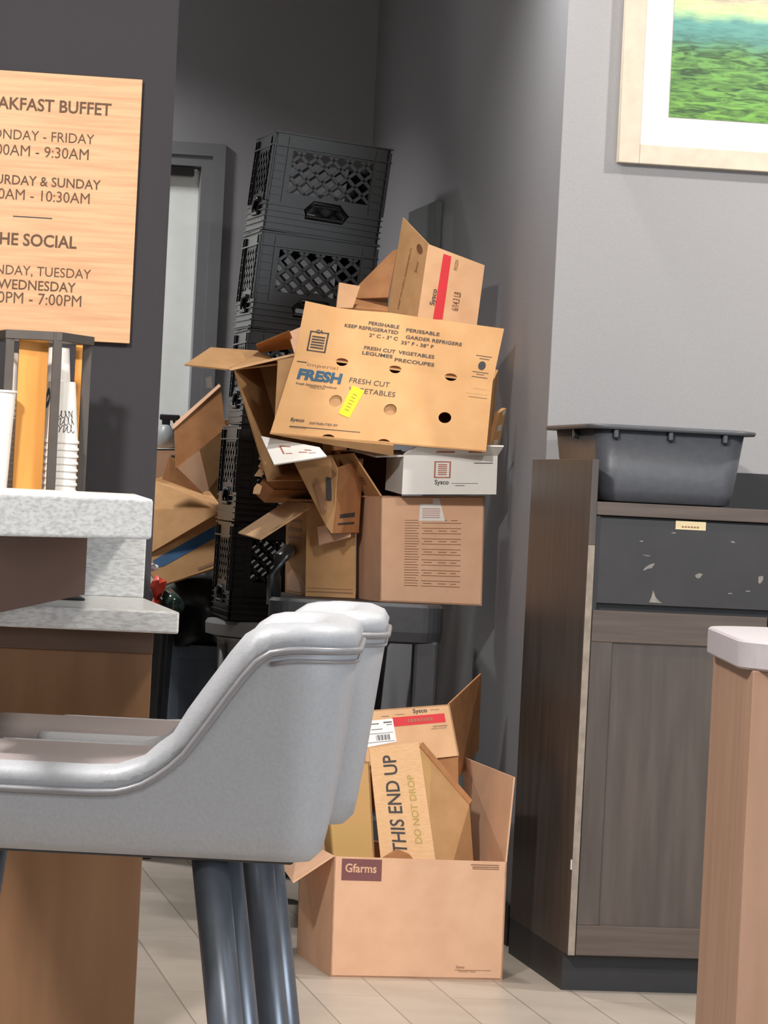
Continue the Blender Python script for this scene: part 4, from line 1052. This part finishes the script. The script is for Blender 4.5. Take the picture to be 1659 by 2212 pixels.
# --- open box behind at left
Yd = 9.10
QD = PX((577, 1040, Yd), (705, 1040, Yd+0.03), (690, 775, Yd+0.0), (504, 797, Yd-0.03))
t9, QD, BD = carton('open tan box tipped on its side left of the vegetables box', QD, wv=(0.05, 0.24, 0.03), m='cardtan', walls='BLRDT')
plate_obj('flap', [QD[3], QD[3].lerp(QD[2], 0.55), P(556, 757, Yd+0.12), P(455, 750, Yd+0.1)], 'cardtan', t9)
plate_obj('flap', PX((492, 797, Yd-0.04), (556, 764, Yd+0.1), (455, 750, Yd+0.12), (399, 787, Yd-0.06)), 'cardtan', t9)
plate_obj('flap', PX((560, 762, Yd+0.12), (640, 752, Yd+0.10), (625, 716, Yd+0.06), (553, 746, Yd+0.06)), 'cardbrown', t9)
plate_obj('flap', PX((637, 766, Yd-0.02), (664, 760, Yd+0.0), (664, 700, Yd+0.04), (622, 718, Yd+0.03)), 'cardpink', t9)
bmx = bmesh.new()
add_poly(bmx, PX((492, 797, Yd-0.045), (640, 762, Yd-0.03), (638, 768, Yd-0.03), (500, 800, Yd-0.045)), Vector((0, -1, 0)), 0.05); obj('flap_edge', bmx, 'cardlight', t9)
# --- torn base box and scraps under it
Ys = 9.16
QS = PX((592, 1058, Ys), (700, 1060, Ys+0.02), (700, 1040, Ys+0.02), (568, 1036, Ys))
t10, _, _ = carton('crushed brown box edge with torn corner below the open tan box', QS, D=0.2, m='cardbrown', walls='FBLRDT')
for pts in (((553, 1022), (560, 1012), (567, 1016), (571, 1024), (562, 1030), (549, 1028)), ((549, 1052), (556, 1044), (566, 1050), (561, 1068), (546, 1066)), ((558, 1008), (566, 990), (575, 1000), (570, 1018))):
    poly_obj('torn_scrap', PX(*[(x, y, Ys-0.05) for x, y in pts]), 'cardlight', t10)
# white sheet with red print under vegetables box
WQ = PX((592, 1003, Yv-0.04), (706, 985, Yv-0.03), (690, 966, Yv+0.0), (564, 942, Yv+0.05))
sh_ = thing('cardboard_sheet', 'white cardboard flap with red print sticking out below the vegetables box', 'cardboard', WQ[0])
plate_obj('sheet', WQ, 'cardwhite', sh_, label='white printed board')
decals('red_print', sh_, WQ, [(0.25, 0.35, 0.28, 0.7), (0.28, 0.68, 0.45, 0.72), (0.3, 0.35, 0.42, 0.38), (0.55, 0.4, 0.7, 0.44), (0.68, 0.55, 0.8, 0.6), (0.72, 0.35, 0.85, 0.38)], 'inkrust')
# --- topmost red strip box
Ye = 9.12
QE = PX((893, 748, Ye), (1024, 748, Ye+0.02), (1047, 573, Ye+0.04), (925, 527, Ye))
t11, QE, BE = carton('topmost cardboard box with vertical red stripe against the wall', QE, wv=(-0.03, 0.2, 0.0), m='card', walls='FBR')
LE = PX((825, 748, Ye+0.13), (893, 748, Ye), (925, 527, Ye), (870, 470, Ye+0.13))
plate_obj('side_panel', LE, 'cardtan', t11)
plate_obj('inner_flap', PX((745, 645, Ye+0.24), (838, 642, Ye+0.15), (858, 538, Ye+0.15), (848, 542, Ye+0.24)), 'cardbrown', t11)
plate_obj('lower_flap', PX((728, 662, Ye+0.12), (838, 672, Ye+0.12), (838, 640, Ye+0.2), (745, 647, Ye+0.2)), 'cardbrown', t11)
plate_obj('left_flap', PX((727, 665, Ye+0.05), (762, 665, Ye+0.08), (778, 618, Ye+0.12), (733, 610, Ye+0.1)), 'card', t11)
x0, y0 = inv(QE, 935, 690); x1, y1 = inv(QE, 958, 548); x2, y2 = inv(QE, 975, 554); x3, y3 = inv(QE, 956, 690)
decal('printed_stripe', t11, QE, 0, 0, 0, 0, 'inkred', outline=[(x0, y0), (x3, y3), (x2, y2), (x1, y1)], label='vertical red stripe')
a, b = inv(QE, 938, 660); lettering(t11, QE, [('Sysco', a, b, dict(width=0.044, rot=88, height=0.013, bold=0.02))], 'ink')
a, b = inv(QE, 989, 672); lettering(t11, QE, [('6/14.3 LB', a, b, dict(width=0.055, rot=88, height=0.018, bold=0.01))], 'inkbrown')
a, b = inv(QE, 987, 585); lettering(t11, QE, [('FROZEN', a, b, dict(width=0.03, rot=88, height=0.009))], 'inkbrown')
a, b = inv(LE, 862, 668); lettering(t11, LE, [('KEEP FROZEN INGREDIENTS', a, b, dict(width=0.18, rot=84, height=0.008))], 'inkbrown')
a, b = inv(LE, 900, 590); lettering(t11, LE, [('Sysco', a, b, dict(width=0.035, rot=84, height=0.012))], 'inkbrown')
a, b = inv(LE, 907, 538); fl = qmap(LE); nl = qn(LE)
bm = bmesh.new(); add_poly(bm, [fl(*p)+nl*0.0009 for p in circle2(a, b, 0.11, 0.04, 16)], nl, 0.0006); obj('printed_seal', bm, 'inkbrown', t11)
# --- upright flat piece at right of the vegetables box
YQ2 = 9.0
sk = thing('cardboard_sheet', 'narrow folded cardboard sheet standing right of the vegetables box', 'cardboard', P(1068, 990, YQ2))
SKQ = PX((1057, 985, YQ2), (1074, 985, YQ2+0.04), (1094, 882, YQ2+0.06), (1078, 892, YQ2+0.02))
plate_obj('sheet', SKQ, 'cardorange', sk, t=0.012)
decals('tape_scrap', sk, SKQ, [(0.2, 0.25, 0.65, 0.36), (0.3, 0.55, 0.75, 0.68), (0.6, 0.88, 0.95, 0.97)], 'cardwhite')

# --- left boxes over the liner
Yi = 10.62
F1 = PX((345, 1268, Yi-0.02), (480, 1224, Yi-0.02), (486, 1100, Yi+0.0), (300, 1210, Yi+0.02))
t12, F1, BI = carton('tilted brown box with blue stripe on the black liner', F1, wv=(0.06, 0.26, 0.06), m='cardtan', walls='FBLRD')
UF = PX((300, 1209, Yi+0.022), (486, 1099, Yi+0.002), (488, 1072, Yi+0.1), (440, 1063, Yi+0.14), (359, 1027, Yi+0.16), (325, 1037, Yi+0.15), (290, 1100, Yi+0.1))
poly_obj('top_panel', UF, 'cardtan', t12)
sa = [inv(F1, 326, 1225), inv(F1, 484, 1127), inv(F1, 483, 1152), inv(F1, 347, 1232)]
decal('printed_stripe', t12, F1, 0, 0, 0, 0, 'bluetape', outline=[inv(F1, *p) for p in ((330, 1211), (484, 1125), (482, 1153), (352, 1224), (336, 1226))], label='diagonal blue stripe')
decals('printed_mark', t12, F1, [(0.62, 0.08, 0.95, 0.14)], 'inkfade')
UQ = PX((330, 1190, Yi+0.02), (470, 1107, Yi+0.005), (470, 1075, Yi+0.1), (360, 1040, Yi+0.14))
bm = bmesh.new()
Yj = 10.58
t13 = thing('cardboard_box', 'open box with raised brown flaps above the blue striped box', 'box', P(430, 1060, Yj), G)
plate_obj('flap', PX((379, 1014, Yj+0.02), (487, 926, Yj+0.06), (477, 834, Yj+0.10), (376, 926, Yj+0.06)), 'cardbrown', t13, t=0.006)
plate_obj('flap', PX((451, 1057, Yj+0.0), (488, 1010, Yj+0.02), (499, 920, Yj+0.06), (431, 971, Yj+0.02)), 'cardtan', t13)
plate_obj('flap', PX((437, 1063, Yj+0.0), (452, 1057, Yj+0.0), (431, 972, Yj+0.02), (383, 1010, Yj+0.02)), 'cardpink', t13)
plate_obj('flap', PX((480, 915, Yj+0.09), (499, 920, Yj+0.065), (497, 910, Yj+0.08), (477, 903, Yj+0.11)), 'cardpink', t13)
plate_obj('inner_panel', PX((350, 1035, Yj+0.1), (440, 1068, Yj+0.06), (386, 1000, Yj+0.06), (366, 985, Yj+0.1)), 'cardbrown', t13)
poly_obj('side_panel', PX((451, 1057, Yj+0.005), (484, 1100, Yj+0.01), (489, 1010, Yj+0.03), (470, 1030, Yj+0.02)), 'cardtan', t13)
plate_obj('top_edge', PX((376, 926, Yj+0.058), (477, 834, Yj+0.098), (473, 829, Yj+0.106), (372, 918, Yj+0.068)), 'cardpink', t13)
poly_obj('paper_tab', PX((446, 838, Yj+0.12), (459, 838, Yj+0.12), (457, 812, Yj+0.12), (444, 816, Yj+0.12)), 'paper', t13, t=0.002, label='white paper tab')
Yk = 10.95
QK = PX((318, 1010, Yk), (392, 1010, Yk), (392, 970, Yk), (318, 970, Yk))
QK[0].z = QK[1].z = QK[0].z-0.10
t14, QK, BK = carton('small rosy box under the spray bottle by the dark wall', QK, D=0.16, m='cardpink', walls='FBLRDT')
decals('printed_mark', t14, QK, [(0.7, 0.85, 0.95, 0.88)], 'ink')
# spray bottle
s0 = P(356, 965, Yk+0.08); zt0 = QK[2].z
sb = thing('spray_bottle', 'grey spray bottle with black trigger in front of the door', 'bottle', (s0.x, s0.y, zt0))
zsp = P(356, 925, Yk+0.08).z
bm = bmesh.new(); lathe(bm, (s0.x, s0.y, 0), [(0.030, zt0+0.001), (0.033, zt0+0.006), (0.033, zsp-0.02), (0.02, zsp), (0.012, zsp+0.012)], 24); obj('bottle_body', bm, 'greyspray', sb, smooth=True)
bm = bmesh.new(); zz_ = P(360, 905, Yk+0.08).z
tube(bm, [(s0.x, s0.y, zsp+0.008), (s0.x, s0.y, zz_)], 0.013, 12)
zh = P(370, 893, Yk+0.08).z
add_box(bm, (s0.x-0.02, s0.y-0.012, zz_-0.004), (0.062, 0, 0), (0, 0.024, 0), (0, 0, 0.018), 0.004)
obj('spray_head', bm, 'black', sb)
bm = bmesh.new(); tube(bm, [(s0.x+0.022, s0.y, zz_), (s0.x+0.03, s0.y, zz_-0.02), (s0.x+0.027, s0.y, zz_-0.045)], 0.005, 8); obj('trigger', bm, 'black', sb, smooth=True)
